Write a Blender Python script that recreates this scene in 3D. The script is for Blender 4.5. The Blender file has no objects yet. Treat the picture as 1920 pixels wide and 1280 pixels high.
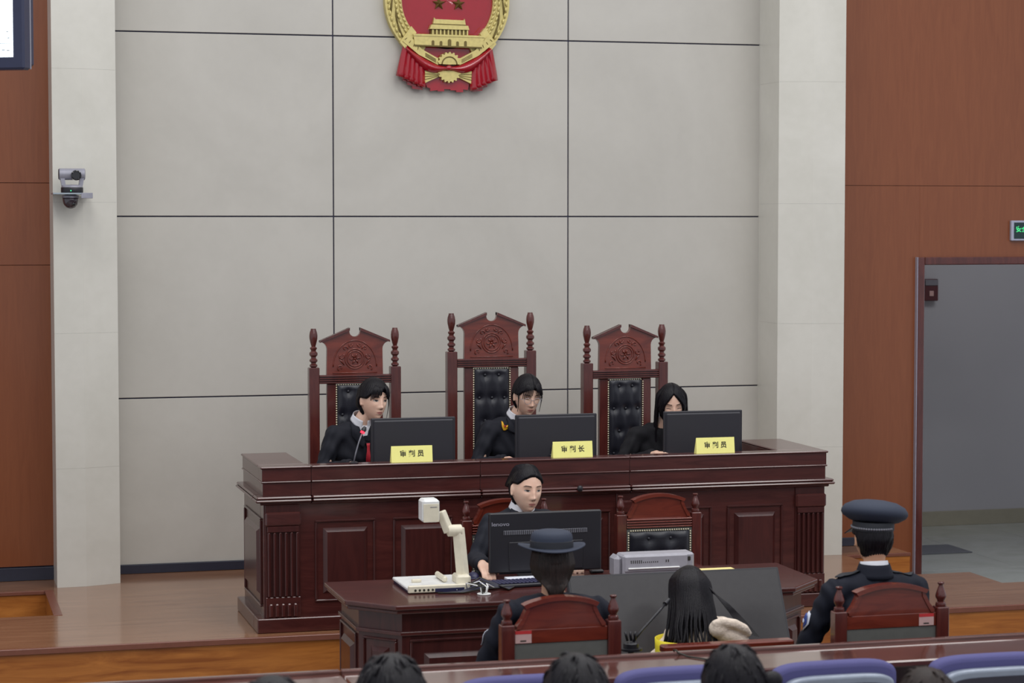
import bpy, math, random
import numpy as np
from mathutils import Vector, Matrix, Euler
from mathutils.bvhtree import BVHTree

random.seed(7); np.random.seed(7)
R = math.radians
scene = bpy.context.scene
col = scene.collection

# ------------------------------------------------------------------ camera
cam_d = bpy.data.cameras.new('camera'); cam = bpy.data.objects.new('camera', cam_d); col.objects.link(cam)
cam.location = (0, 0, 2.61)
cam.rotation_euler = (R(90 - 3.1447), 0, R(-15.2))
cam_d.sensor_width = 36.0; cam_d.lens = 36.0 * 4150 / 1920
cam_d.clip_end = 200
cam_d.dof.use_dof = True; cam_d.dof.focus_distance = 12.8; cam_d.dof.aperture_fstop = 4.0
scene.camera = cam

# ------------------------------------------------------------------ light
world = bpy.data.worlds.new('hall_air'); scene.world = world; world.use_nodes = True
bg = world.node_tree.nodes['Background']
bg.inputs[0].default_value = (0.88, 0.92, 1.0, 1); bg.inputs[1].default_value = 0.62

def area(name, loc, rot, sx, sy, power, colr=(1, 1, 1)):
    l = bpy.data.lights.new(name, 'AREA'); l.shape = 'RECTANGLE'; l.size = sx; l.size_y = sy
    l.energy = power; l.color = colr
    o = bpy.data.objects.new(name, l); col.objects.link(o); o.location = loc; o.rotation_euler = rot
    return o
for ix, x in enumerate((0.2, 3.4, 6.6)):
    for iy, y in enumerate((3.4, 6.4, 9.2, 11.6)):
        area('ceiling_light', (x, y, 6.3), (0, 0, 0), 1.6, 1.2, 40, (1.0, 0.985, 0.96))
vs = scene.view_settings
vs.view_transform = 'Standard'; vs.look = 'None'; vs.gamma = 1.0; vs.use_curve_mapping = False
vs.exposure = 0.17

# ------------------------------------------------------------------ materials
def lin(c):
    return tuple((x / 255 / 12.92) if x / 255 <= 0.04045 else ((x / 255 + 0.055) / 1.055) ** 2.4 for x in c)
MATS = {}
def base_mat(name, rough, metal=0.0, coat=0.0, spec=0.5):
    m = bpy.data.materials.new(name); m.use_nodes = True
    b = m.node_tree.nodes['Principled BSDF']
    b.inputs['Roughness'].default_value = rough; b.inputs['Metallic'].default_value = metal
    b.inputs['Coat Weight'].default_value = coat; b.inputs['Coat Roughness'].default_value = 0.08
    b.inputs['Specular IOR Level'].default_value = spec
    MATS[name] = m
    return m, m.node_tree, b
def plain(name, c, rough=0.5, metal=0.0, coat=0.0, var=0.06, scale=30.0, bump=0.0, stretch=(1, 1, 1), spec=0.5):
    """one colour with a little procedural mottling (and optional fine relief)"""
    m, nt, b = base_mat(name, rough, metal, coat, spec)
    tc = nt.nodes.new('ShaderNodeTexCoord'); mp = nt.nodes.new('ShaderNodeMapping')
    mp.inputs['Scale'].default_value = stretch
    nz = nt.nodes.new('ShaderNodeTexNoise'); nz.inputs['Scale'].default_value = scale; nz.inputs['Detail'].default_value = 4
    rp = nt.nodes.new('ShaderNodeValToRGB')
    l = lin(c)
    rp.color_ramp.elements[0].position = 0.3; rp.color_ramp.elements[1].position = 0.7
    rp.color_ramp.elements[0].color = tuple(x * (1 - var) for x in l) + (1,)
    rp.color_ramp.elements[1].color = tuple(min(1, x * (1 + var)) for x in l) + (1,)
    L = nt.links.new
    L(tc.outputs['Object'], mp.inputs['Vector']); L(mp.outputs['Vector'], nz.inputs['Vector'])
    L(nz.outputs['Fac'], rp.inputs['Fac']); L(rp.outputs['Color'], b.inputs['Base Color'])
    if bump:
        bp = nt.nodes.new('ShaderNodeBump'); bp.inputs['Strength'].default_value = bump; bp.inputs['Distance'].default_value = 0.004
        L(nz.outputs['Fac'], bp.inputs['Height']); L(bp.outputs['Normal'], b.inputs['Normal'])
    return m
def wood(name, c1, c2, rough=0.3, coat=0.3, stretch=(1.5, 12, 12), scale=3.0, bump=0.03, spec=0.5):
    """two-tone streaked timber; the grain runs along the axis with the small stretch"""
    m, nt, b = base_mat(name, rough, 0, coat, spec)
    tc = nt.nodes.new('ShaderNodeTexCoord'); mp = nt.nodes.new('ShaderNodeMapping'); mp.inputs['Scale'].default_value = stretch
    nz = nt.nodes.new('ShaderNodeTexNoise'); nz.inputs['Scale'].default_value = scale; nz.inputs['Detail'].default_value = 8
    nz.inputs['Distortion'].default_value = 1.2; nz.inputs['Roughness'].default_value = 0.62
    rp = nt.nodes.new('ShaderNodeValToRGB')
    e = rp.color_ramp.elements; e[0].position = 0.32; e[1].position = 0.7
    e[0].color = lin(c1) + (1,); e[1].color = lin(c2) + (1,)
    L = nt.links.new
    L(tc.outputs['Object'], mp.inputs['Vector']); L(mp.outputs['Vector'], nz.inputs['Vector'])
    L(nz.outputs['Fac'], rp.inputs['Fac']); L(rp.outputs['Color'], b.inputs['Base Color'])
    bp = nt.nodes.new('ShaderNodeBump'); bp.inputs['Strength'].default_value = bump; bp.inputs['Distance'].default_value = 0.003
    L(nz.outputs['Fac'], bp.inputs['Height']); L(bp.outputs['Normal'], b.inputs['Normal'])
    return m
def glow(name, c, strength):
    m, nt, b = base_mat(name, 0.4)
    b.inputs['Base Color'].default_value = lin(c) + (1,)
    b.inputs['Emission Color'].default_value = lin(c) + (1,); b.inputs['Emission Strength'].default_value = strength
    return m
def marble(name, c, c2, rough, scale=1.3, rim=None):
    m, nt, b = base_mat(name, rough)
    tc = nt.nodes.new('ShaderNodeTexCoord')
    n1 = nt.nodes.new('ShaderNodeTexNoise'); n1.inputs['Scale'].default_value = scale; n1.inputs['Detail'].default_value = 9; n1.inputs['Distortion'].default_value = 1.6
    n2 = nt.nodes.new('ShaderNodeTexNoise'); n2.inputs['Scale'].default_value = scale * 22; n2.inputs['Detail'].default_value = 5
    mx = nt.nodes.new('ShaderNodeMath'); mx.operation = 'MULTIPLY_ADD'; mx.inputs[1].default_value = 0.25
    rp = nt.nodes.new('ShaderNodeValToRGB'); e = rp.color_ramp.elements
    e[0].position = 0.42; e[1].position = 0.8; e[0].color = lin(c2) + (1,); e[1].color = lin(c) + (1,)
    L = nt.links.new
    L(tc.outputs['Object'], n1.inputs['Vector']); L(tc.outputs['Object'], n2.inputs['Vector'])
    L(n2.outputs['Fac'], mx.inputs[0]); L(n1.outputs['Fac'], mx.inputs[2])
    L(mx.outputs[0], rp.inputs['Fac']); L(rp.outputs['Color'], b.inputs['Base Color'])
    return m

M_PANEL = marble('stone_look_panel', (193, 189, 181), (185, 181, 173), 0.45, 0.9)
M_PILLAR = marble('pale_marble', (214, 211, 202), (202, 199, 189), 0.3, 0.8)
M_GAP = plain('joint_shadow_gap', (62, 62, 84), 0.8)
M_BASEB = plain('dark_skirting', (44, 46, 60), 0.35)
M_REDW = wood('red_brown_veneer', (125, 68, 38), (134, 76, 44), 0.34, 0.1, (14, 14, 1.2), 2.0, 0.0)
M_REDWL = M_REDW
M_STAGE = wood('stage_laminate', (122, 82, 56), (154, 112, 82), 0.17, 0.3, (1.0, 14, 14), 1.6, 0.004)
M_RISER = wood('riser_oak', (138, 74, 26), (190, 120, 54), 0.32, 0.2, (1.0, 9, 9), 1.6, 0.01)
M_NOSE = plain('stage_nosing', (120, 74, 60), 0.3)
M_MAH = wood('dark_mahogany', (62, 27, 25), (84, 40, 36), 0.26, 0.35, (1.2, 9, 9), 2.2, 0.01)
M_MAHV = wood('dark_mahogany_upright', (58, 25, 24), (76, 35, 32), 0.28, 0.3, (10, 10, 1.2), 2.2, 0.01)
M_MAHR = wood('red_mahogany', (90, 32, 22), (120, 48, 32), 0.24, 0.4, (1.4, 8, 8), 2.4, 0.01)
M_MAHC = wood('chair_mahogany', (70, 28, 26), (94, 42, 36), 0.26, 0.35, (8, 8, 1.4), 2.4, 0.01)
M_LEATHER = plain('black_leather', (32, 32, 40), 0.33, scale=220, bump=0.08, var=0.12)
M_STUD = plain('brass_studs', (226, 216, 186), 0.35, 0.2)
M_BLACKP = plain('black_plastic', (30, 29, 35), 0.42, scale=400, bump=0.03)
M_SCREEN = plain('black_glass', (26, 25, 29), 0.12, coat=0.4)
M_BACKP = plain('matte_monitor_back', (40, 39, 46), 0.5, scale=300, bump=0.03)
M_PRINT = plain('printer_grey', (158, 156, 164), 0.45)
M_POLISH = wood('polished_mahogany', (78, 44, 38), (102, 62, 54), 0.12, 0.8, (1.2, 9, 9), 2.2, 0.003)
M_TVSCR = plain('matte_dark_screen', (56, 54, 56), 0.36, spec=0.35)
M_GREYP = plain('grey_plastic', (120, 120, 128), 0.4)
M_SILVER = plain('silver_shell', (150, 149, 160), 0.35, 0.15)
M_IVORY = plain('ivory_plastic', (222, 214, 192), 0.38)
M_WHITEP = plain('white_plastic', (226, 226, 224), 0.4)
M_NAVYP = plain('dark_blue_plastic', (36, 36, 70), 0.4)
M_YELLOWC = plain('yellow_card', (255, 248, 150), 0.55, var=0.02)
M_INK = plain('black_ink', (40, 38, 30), 0.6)
M_PAPER = plain('white_paper', (232, 234, 244), 0.6, var=0.02)
M_CREAMP = plain('cream_paper', (240, 224, 150), 0.6, var=0.02)
M_GOLD = plain('gold_leaf', (206, 190, 122), 0.4, 0.25, var=0.1, scale=40, bump=0.1)
M_GOLDD = plain('gold_groove', (108, 92, 44), 0.5, 0.3)
M_EMBRED = plain('lacquer_red', (158, 18, 34), 0.09, coat=0.8, var=0.03)
M_RED = plain('red_cloth', (176, 34, 48), 0.6)
M_REDLED = glow('red_indicator', (255, 40, 60), 2.2)
M_GREENT = glow('green_letters', (60, 200, 120), 1.0)
M_GREENLED = glow('green_indicator', (60, 230, 140), 1.5)
M_SIGN = plain('sign_dark_green', (22, 48, 50), 0.3)
M_SIGNF = plain('sign_silver_rim', (176, 178, 196), 0.35, 0.3)
M_TVGLOW = glow('lit_display', (236, 248, 255), 1.25)
M_TVINK = plain('display_text', (120, 130, 140), 0.5)
M_TVBODY = plain('blue_black_casing', (40, 44, 70), 0.35)
M_CORRW = plain('corridor_plaster', (176, 176, 182), 0.7, var=0.02, scale=2)
M_CORRB = marble('corridor_skirting_stone', (160, 156, 140), (148, 144, 128), 0.4)
M_TILE = marble('corridor_tile', (172, 176, 172), (160, 164, 158), 0.2, 2.0)
M_HALLF = marble('hall_floor_stone', (150, 146, 140), (138, 134, 128), 0.25, 1.0)
M_MAT = plain('grey_mat', (96, 98, 106), 0.8)
M_ALARM = plain('dark_red_box', (84, 40, 46), 0.45)
M_SKIN = None
def skin(name, c):
    m, nt, b = base_mat(name, 0.5)
    tc = nt.nodes.new('ShaderNodeTexCoord'); nz = nt.nodes.new('ShaderNodeTexNoise'); nz.inputs['Scale'].default_value = 14
    rp = nt.nodes.new('ShaderNodeValToRGB'); l = lin(c)
    rp.color_ramp.elements[0].position = 0.35; rp.color_ramp.elements[1].position = 0.7
    rp.color_ramp.elements[0].color = (l[0] * 0.97, l[1] * 0.92, l[2] * 0.9, 1); rp.color_ramp.elements[1].color = l + (1,)
    nt.links.new(tc.outputs['Object'], nz.inputs['Vector']); nt.links.new(nz.outputs['Fac'], rp.inputs['Fac']); nt.links.new(rp.outputs['Color'], b.inputs['Base Color'])
    b.inputs['Subsurface Weight'].default_value = 0.12; b.inputs['Subsurface Radius'].default_value = (0.02, 0.008, 0.005)
    b.inputs['Subsurface Scale'].default_value = 0.3
    return m
M_SKIN = skin('fair_skin', (230, 192, 170)); M_SKIN2 = skin('warm_skin', (206, 160, 130))
M_LIPS = plain('lips', (192, 128, 118), 0.42, var=0.04); M_EYEW = plain('eye_white', (186, 176, 170), 0.3)
M_IRIS = plain('dark_iris', (28, 20, 18), 0.2); M_LASH = plain('lashes', (40, 30, 28), 0.6); M_BROW = plain('eyebrow_hair', (82, 62, 54), 0.7)
def hair_mat(name, c, c2, rough=0.38):
    m, nt, b = base_mat(name, rough, 0, 0, 0.2)
    tc = nt.nodes.new('ShaderNodeTexCoord'); mp = nt.nodes.new('ShaderNodeMapping'); mp.inputs['Scale'].default_value = (260, 260, 9)
    nz = nt.nodes.new('ShaderNodeTexNoise'); nz.inputs['Scale'].default_value = 1.0; nz.inputs['Detail'].default_value = 5
    rp = nt.nodes.new('ShaderNodeValToRGB'); rp.color_ramp.elements[0].position = 0.35; rp.color_ramp.elements[1].position = 0.7
    rp.color_ramp.elements[0].color = lin(c) + (1,); rp.color_ramp.elements[1].color = lin(c2) + (1,)
    bp = nt.nodes.new('ShaderNodeBump'); bp.inputs['Strength'].default_value = 0.5; bp.inputs['Distance'].default_value = 0.004
    L = nt.links.new
    L(tc.outputs['Object'], mp.inputs['Vector']); L(mp.outputs['Vector'], nz.inputs['Vector']); L(nz.outputs['Fac'], rp.inputs['Fac'])
    L(rp.outputs['Color'], b.inputs['Base Color']); L(nz.outputs['Fac'], bp.inputs['Height']); L(bp.outputs['Normal'], b.inputs['Normal'])
    return m
M_HAIR = hair_mat('black_hair', (14, 12, 16), (27, 24, 30)); M_HAIRB = hair_mat('brown_black_hair', (28, 21, 20), (50, 38, 34))
M_ROBE = plain('black_robe_cloth', (26, 27, 36), 0.75, scale=300, bump=0.1, var=0.1, spec=0.3)
M_SUIT = plain('charcoal_suit_cloth', (26, 28, 38), 0.75, scale=300, bump=0.1, var=0.1, spec=0.3)
M_BLACKC = plain('black_knit', (20, 19, 24), 0.8, scale=300, bump=0.1, var=0.1, spec=0.3)
M_NAVY = plain('navy_uniform_cloth', (20, 23, 36), 0.75, scale=300, bump=0.1, var=0.1, spec=0.3)
M_NAVYH = plain('navy_hat_felt', (50, 56, 71), 0.7, scale=300, bump=0.08, var=0.06, spec=0.3)
M_NAVYB = plain('dark_hat_band', (32, 34, 42), 0.6, scale=300, bump=0.1)
M_SHIRT = plain('white_shirt', (224, 224, 230), 0.6, var=0.02)
M_FLEECE = plain('cream_fleece', (222, 206, 190), 0.9, scale=90, bump=0.9, var=0.12)
M_VEST = plain('yellow_vest', (226, 208, 40), 0.6)
M_PATCHB = plain('badge_blue', (40, 66, 140), 0.5); M_BADGEW = plain('badge_white', (214, 218, 232), 0.5)
M_STICKW = plain('sticker_paper', (196, 160, 156), 0.5); M_STICKR = plain('sticker_red', (186, 46, 48), 0.5)
M_SEATB = plain('violet_blue_fabric', (80, 78, 126), 0.85, scale=260, bump=0.2)
M_SEATG = plain('grey_blue_shell', (134, 142, 156), 0.32, 0.2); M_SEATD = plain('dark_seat_back', (40, 38, 50), 0.6)
M_GLASS = plain('glass_shelf', (150, 160, 168), 0.15)

# ------------------------------------------------------------------ mesh helpers
class MB:
    def __init__(s): s.v = []; s.f = []
    def add(s, vs_, fs_):
        o = len(s.v); s.v += [tuple(map(float, p)) for p in vs_]; s.f += [tuple(i + o for i in f) for f in fs_]; return s
    def box(s, x0, x1, y0, y1, z0, z1, b=0.0, M=None):
        if x1 < x0: x0, x1 = x1, x0
        if y1 < y0: y0, y1 = y1, y0
        if z1 < z0: z0, z1 = z1, z0
        b = min(b, (x1 - x0) * .45, (y1 - y0) * .45, (z1 - z0) * .45)
        X = (x0, x1); Y = (y0, y1); Z = (z0, z1)
        if b <= 0:
            vs_ = [(X[i], Y[j], Z[k]) for i in (0, 1) for j in (0, 1) for k in (0, 1)]
            fs_ = [(0, 1, 3, 2), (4, 6, 7, 5), (0, 4, 5, 1), (2, 3, 7, 6), (0, 2, 6, 4), (1, 5, 7, 3)]
        else:
            vs_ = []; idx = {}
            for i in (0, 1):
                for j in (0, 1):
                    for k in (0, 1):
                        sx, sy, sz = (1 - 2 * i) * b, (1 - 2 * j) * b, (1 - 2 * k) * b
                        for a, p in enumerate(((X[i], Y[j] + sy, Z[k] + sz), (X[i] + sx, Y[j], Z[k] + sz), (X[i] + sx, Y[j] + sy, Z[k]))):
                            idx[(i, j, k, a)] = len(vs_); vs_.append(p)
            q = lambda i, j, k, a: idx[(i, j, k, a)]
            fs_ = []
            for i in (0, 1):
                f = [q(i, 0, 0, 0), q(i, 1, 0, 0), q(i, 1, 1, 0), q(i, 0, 1, 0)]; fs_.append(f if i else f[::-1])
                f = [q(0, i, 0, 1), q(0, i, 1, 1), q(1, i, 1, 1), q(1, i, 0, 1)]; fs_.append(f if i else f[::-1])
                f = [q(0, 0, i, 2), q(1, 0, i, 2), q(1, 1, i, 2), q(0, 1, i, 2)]; fs_.append(f if i else f[::-1])
            for a in (0, 1):
                for c in (0, 1):
                    sg = (a + c) % 2
                    f = [q(0, a, c, 1), q(1, a, c, 1), q(1, a, c, 2), q(0, a, c, 2)]; fs_.append(f if sg else f[::-1])
                    f = [q(a, 0, c, 0), q(a, 1, c, 0), q(a, 1, c, 2), q(a, 0, c, 2)]; fs_.append(f[::-1] if sg else f)
                    f = [q(a, c, 0, 0), q(a, c, 1, 0), q(a, c, 1, 1), q(a, c, 0, 1)]; fs_.append(f if sg else f[::-1])
            for i in (0, 1):
                for j in (0, 1):
                    for k in (0, 1):
                        f = [q(i, j, k, 0), q(i, j, k, 1), q(i, j, k, 2)]; fs_.append(f if (i + j + k) % 2 else f[::-1])
        if M is not None: vs_ = [tuple(M @ Vector(p)) for p in vs_]
        return s.add(vs_, fs_)
    def prism(s, poly, d0, d1, plane='XZ', inset=0.0):
        """extrude a 2-D outline: XZ -> along y, XY -> along z, YZ -> along x"""
        def at(p, d): return (p[0], d, p[1]) if plane == 'XZ' else ((p[0], p[1], d) if plane == 'XY' else (d, p[0], p[1]))
        n = len(poly)
        vs_ = [at(p, d0) for p in poly] + [at(p, d1) for p in poly]
        fs_ = [tuple(range(n)), tuple(range(2 * n - 1, n - 1, -1))] + [(i, i + n, (i + 1) % n + n, (i + 1) % n) for i in range(n)]
        return s.add(vs_, fs_)
    def lathe(s, prof, c=(0, 0, 0), n=24, sx=1, sy=1, M=None):
        vs_ = []; fs_ = []; k = len(prof)
        for r, z in prof:
            for i in range(n):
                a = 2 * math.pi * i / n
                vs_.append((c[0] + r * sx * math.cos(a), c[1] + r * sy * math.sin(a), c[2] + z))
        for j in range(k - 1):
            for i in range(n):
                fs_.append((j * n + i, j * n + (i + 1) % n, (j + 1) * n + (i + 1) % n, (j + 1) * n + i))
        fs_.append(tuple(range(n - 1, -1, -1))); fs_.append(tuple((k - 1) * n + i for i in range(n)))
        if M is not None: vs_ = [tuple(M @ Vector(p)) for p in vs_]
        return s.add(vs_, fs_)
    def tube(s, pts, rad, n=8, ref=(1, 0, 0), closed=False):
        pts = [Vector(p) for p in pts]; m = len(pts)
        if not hasattr(rad, '__len__'): rad = [rad] * m
        vs_ = []; fs_ = []; a0 = None
        for i, p in enumerate(pts):
            if closed: t = (pts[(i + 1) % m] - pts[i - 1])
            else: t = pts[min(i + 1, m - 1)] - pts[max(i - 1, 0)]
            t.normalize()
            if a0 is None:
                a0 = Vector(ref)
                if abs(a0.dot(t)) > 0.95: a0 = Vector((0, 0, 1)) if abs(t.z) < .9 else Vector((0, 1, 0))
            a0 = (a0 - t * a0.dot(t)).normalized(); b0 = t.cross(a0)
            r = rad[i]; rx, ry = r if hasattr(r, '__len__') else (r, r)
            for j in range(n):
                w = 2 * math.pi * j / n
                vs_.append(tuple(p + a0 * (rx * math.cos(w)) + b0 * (ry * math.sin(w))))
        for i in range(m if closed else m - 1):
            for j in range(n):
                i2 = (i + 1) % m
                fs_.append((i * n + j, i * n + (j + 1) % n, i2 * n + (j + 1) % n, i2 * n + j))
        if not closed:
            fs_.append(tuple(range(n - 1, -1, -1))); fs_.append(tuple((m - 1) * n + j for j in range(n)))
        return s.add(vs_, fs_)
    def ball(s, c, r, nu=16, nv=10, M=None):
        if not hasattr(r, '__len__'): r = (r, r, r)
        vs_ = [(0, 0, -1)]; 
        for j in range(1, nv):
            e = -math.pi / 2 + math.pi * j / nv
            for i in range(nu):
                a = 2 * math.pi * i / nu; vs_.append((math.cos(e) * math.cos(a), math.cos(e) * math.sin(a), math.sin(e)))
        vs_.append((0, 0, 1)); T = len(vs_) - 1; fs_ = []
        for i in range(nu):
            fs_.append((0, 1 + (i + 1) % nu, 1 + i)); fs_.append((T, T - nu + i, T - nu + (i + 1) % nu))
        for j in range(nv - 2):
            for i in range(nu):
                a = 1 + j * nu; fs_.append((a + i, a + (i + 1) % nu, a + nu + (i + 1) % nu, a + nu + i))
        out = []
        for p in vs_:
            q = Vector((p[0] * r[0], p[1] * r[1], p[2] * r[2]))
            if M is not None: q = M @ q
            out.append(tuple(q + Vector(c)))
        return s.add(out, fs_)
    def capsule(s, p, q, r0, r1, n=12):
        p = Vector(p); q = Vector(q)
        s.tube([p, q], [r0, r1], n); s.ball(p, r0, n, 8); s.ball(q, r1, n, 8); return s
    def grid(s, fn, nu, nv, close_u=False):
        vs_ = [fn(i / (nu if close_u else nu - 1), j / (nv - 1)) for j in range(nv) for i in range(nu)]
        fs_ = [(j * nu + i, j * nu + (i + 1) % nu, (j + 1) * nu + (i + 1) % nu, (j + 1) * nu + i) for j in range(nv - 1) for i in range(nu if close_u else nu - 1)]
        return s.add(vs_, fs_)
    def move(s, M): s.v = [tuple(M @ Vector(p)) for p in s.v]; return s
    def mesh(s, name, smooth=None):
        me = bpy.data.meshes.new(name); me.from_pydata(s.v, [], s.f); me.validate(); me.update()
        if smooth is not None:
            me.shade_smooth()
            if smooth < 180: me.set_sharp_from_angle(angle=R(smooth))
        return me
    def build(s, name, m, parent=None, smooth=None):
        return put(name, s.mesh(name, smooth), m, parent)
def put(name, me, m, parent=None):
    o = bpy.data.objects.new(name, me); col.objects.link(o)
    if m is not None: me.materials.clear(); me.materials.append(m)
    if parent is not None: o.parent = parent
    return o
def empty(name, loc=(0, 0, 0), rz=0.0):
    o = bpy.data.objects.new(name, None); col.objects.link(o); o.location = loc; o.rotation_euler = (0, 0, rz); o.empty_display_size = 0.1; return o
def tag(o, label, cat, group=None):
    o['label'] = label; o['category'] = cat
    if group: o['group'] = group
    return o
def struct(o, label=None):
    o['kind'] = 'structure'
    if label: o['label'] = label
    return o
def copy_tree(o, parent=None):
    c = o.copy(); col.objects.link(c); c.parent = parent
    for ch in list(o.children): copy_tree(ch, c)
    return c
def boxo(name, m, parent, *a, b=0.004): return MB().box(*a, b=b).build(name, m, parent)
def bevel(o, w=0.004, seg=2):
    md = o.modifiers.new('bevel', 'BEVEL'); md.width = w; md.segments = seg; md.limit_method = 'ANGLE'; md.angle_limit = R(35); return o
def text_mesh(body, size, extrude=0.0006, bold=0.0):
    c = bpy.data.curves.new('lettering', 'FONT'); c.body = body; c.size = size; c.extrude = extrude; c.align_x = 'CENTER'; c.align_y = 'CENTER'; c.offset = bold
    o = bpy.data.objects.new('lettering', c); col.objects.link(o)
    dg = bpy.context.evaluated_depsgraph_get(); me = bpy.data.meshes.new_from_object(o.evaluated_get(dg)); me.name = 'lettering'
    bpy.data.objects.remove(o); bpy.data.curves.remove(c); return me
def lettering(body, size, m, parent, loc, rot=(R(90), 0, 0), bold=0.0, spread=1.0):
    me = text_mesh(body, size, bold=bold); o = put('lettering', me, m, parent); o.location = loc; o.rotation_euler = rot; o.scale = (spread, 1, 1); return o
def remesh(mb, voxel, smooth=4, fac=0.5, name='mesh'):
    me = mb.mesh(name); o = bpy.data.objects.new(name, me); col.objects.link(o)
    md = o.modifiers.new('r', 'REMESH'); md.mode = 'VOXEL'; md.voxel_size = voxel; md.use_smooth_shade = True
    if smooth:
        s2 = o.modifiers.new('s', 'SMOOTH'); s2.factor = fac; s2.iterations = smooth
    dg = bpy.context.evaluated_depsgraph_get(); out = bpy.data.meshes.new_from_object(o.evaluated_get(dg)); out.name = name
    bpy.data.objects.remove(o); bpy.data.meshes.remove(me); out.materials.clear(); out.shade_smooth(); return out

# ------------------------------------------------------------------ the room
S = 0.30            # stage level above the hall floor
# back wall: dark backing and a proud panel for every board
w = struct(MB().box(0.9, 6.1, 14.535, 14.75, 0.0, 6.6).build('wall_back', M_GAP), 'pale stone-look panelled wall behind the bench')
zs = [S + 0.055, 1.449, 2.632, 3.825, 5.02, 6.2]; xs = [1.0, 2.717, 4.342, 6.0]; g = 0.0045
for i in range(3):
    for j in range(5):
        boxo('panel', M_PANEL, w, xs[i] + g, xs[i + 1] - g, 14.52, 14.55, zs[j] + g, zs[j + 1] - g, b=0.002)
struct(boxo('baseboard_back', M_BASEB, None, 1.0, 6.0, 14.505, 14.53, S, S + 0.06, b=0.003))
# pillars of marble slabs
def pillar(name, poly, label):
    cx = sum(p[0] for p in poly) / len(poly)
    inner = [(cx + (x - cx) * 0.985, y + (0.004 if y < 14.4 else 0)) for x, y in poly]
    o = struct(MB().prism(inner, S, 6.6, 'XY').build(name, M_GAP), label)
    zz = [S, 1.05, 1.9, 2.72, 3.55, 4.4, 5.3, 6.6]
    for a, b in zip(zz, zz[1:]): MB().prism(poly, a + 0.0003, b - 0.0003, 'XY').build('slab', M_PILLAR, o)
    return o
pillar('trim_1', [(0.862, 14.075), (1.046, 14.088), (1.262, 14.157), (1.262, 14.6), (0.862, 14.6)], 'pale marble pillar carrying the cameras, left of the panelled wall')
pillar('trim_2', [(5.735, 14.16), (5.956, 14.085), (6.182, 14.06), (6.182, 14.6), (5.735, 14.6)], 'pale marble pillar beside the doorway wall')
# red veneer walls
w = struct(MB().box(-3.2, 0.95, 14.44, 14.7, S, 6.6).build('wall_left', M_GAP), 'red-brown wood veneer wall left of the pillar')
for a, b in zip([S + 0.09, 2.322, 2.844, 4.4, 6.6], [2.322, 2.844, 4.4, 6.6]):
    boxo('panel', M_REDWL, w, -3.2, 0.872, 14.42, 14.45, a + 0.0015, b - 0.0015, b=0.001)
struct(boxo('baseboard_left', M_BASEB, None, -3.2, 0.862, 14.405, 14.43, S, S + 0.085, b=0.003))
DX0, DX1, DZ = 6.955, 8.25, 2.29
w = struct(MB().box(6.15, DX0 - .03, 14.46, 14.7, -0.05, 6.6).box(DX0 - .03, DX1 + .03, 14.46, 14.7, DZ + .03, 6.6).box(DX1 + .03, 10.4, 14.46, 14.7, -0.05, 6.6).build('wall_right', M_REDW), 'red-brown wood veneer wall with the doorway')
for x0, x1, a, b in [(6.16, DX0 - .03, -0.05, 2.851), (DX1 + .03, 10.4, -0.05, 2.851), (DX0 - .03, DX1 + .03, DZ + .03, 2.851), (6.16, 10.4, 2.851, 4.4), (6.16, 10.4, 4.4, 6.6)]:
    boxo('panel', M_REDW, w, x0, x1, 14.44, 14.465, a + (0.0015 if a > 0 else 0), b - 0.0015, b=0.0008)
struct(boxo('baseboard_right', M_BASEB, None, 6.18, 6.56, 14.425, 14.445, S, S + 0.06, b=0.003))
d = struct(MB().box(DX0 - .058, DX0, 14.405, 14.74, 0, DZ + .055, 0.006).build('door_1', M_MAHC), 'red-brown timber frame of the open doorway')
boxo('jamb', M_MAHC, d, DX1, DX1 + .058, 14.405, 14.74, 0, DZ + .055, b=0.006)
boxo('lintel', M_MAHC, d, DX0, DX1, 14.405, 14.74, DZ, DZ + .055, b=0.006)
boxo('edge_strip', M_SIGNF, d, DX0 - .061, DX0 - .056, 14.402, 14.44, 0, DZ + .055, b=0.001)
# the corridor behind the doorway
struct(boxo('wall_corridor', M_CORRW, None, 5.6, 12.6, 17.2, 17.35, -0.05, 3.2, b=0))
sk = struct(boxo('baseboard_corridor', M_CORRB, None, 5.6, 12.6, 17.18, 17.2, 0.0, 0.125, b=0.002))
struct(boxo('ceiling_corridor', M_CORRW, None, 5.6, 12.6, 14.7, 17.35, 3.2, 3.3, b=0))
struct(boxo('wall_corridor_end', M_CORRW, None, 5.5, 5.6, 14.7, 17.35, -0.05, 3.2, b=0))
fl = struct(MB().box(5.6, 12.6, 14.2, 17.35, -0.06, -0.004).build('floor_corridor', M_GAP), 'grey tiled corridor floor seen through the doorway')
for i in range(8):
    for j in range(4):
        x0 = 5.62 + i * 0.8; y0 = 14.2 + j * 0.8
        boxo('tile', M_TILE, fl, x0 + .002, x0 + .798, y0 + .002, min(y0 + .798, 17.19), -0.02, 0.0, b=0.001)
tag(boxo('door_mat', M_MAT, None, 7.2, 8.02, 15.72, 16.14, 0.0, 0.008, b=0.003), 'dark grey mat lying on the corridor floor', 'mat')
tag(boxo('alarm_box', M_ALARM, None, 8.27, 8.40, 17.14, 17.2, 1.925, 2.11, b=0.006), 'dark red alarm box on the corridor wall', 'alarm')
ab = bpy.data.objects['alarm_box']
boxo('lid', M_GREYP, ab, 8.275, 8.395, 17.132, 17.142, 2.055, 2.105, b=0.003); boxo('button', M_STICKW, ab, 8.315, 8.355, 17.134, 17.142, 1.965, 2.01, b=0.003)
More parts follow.
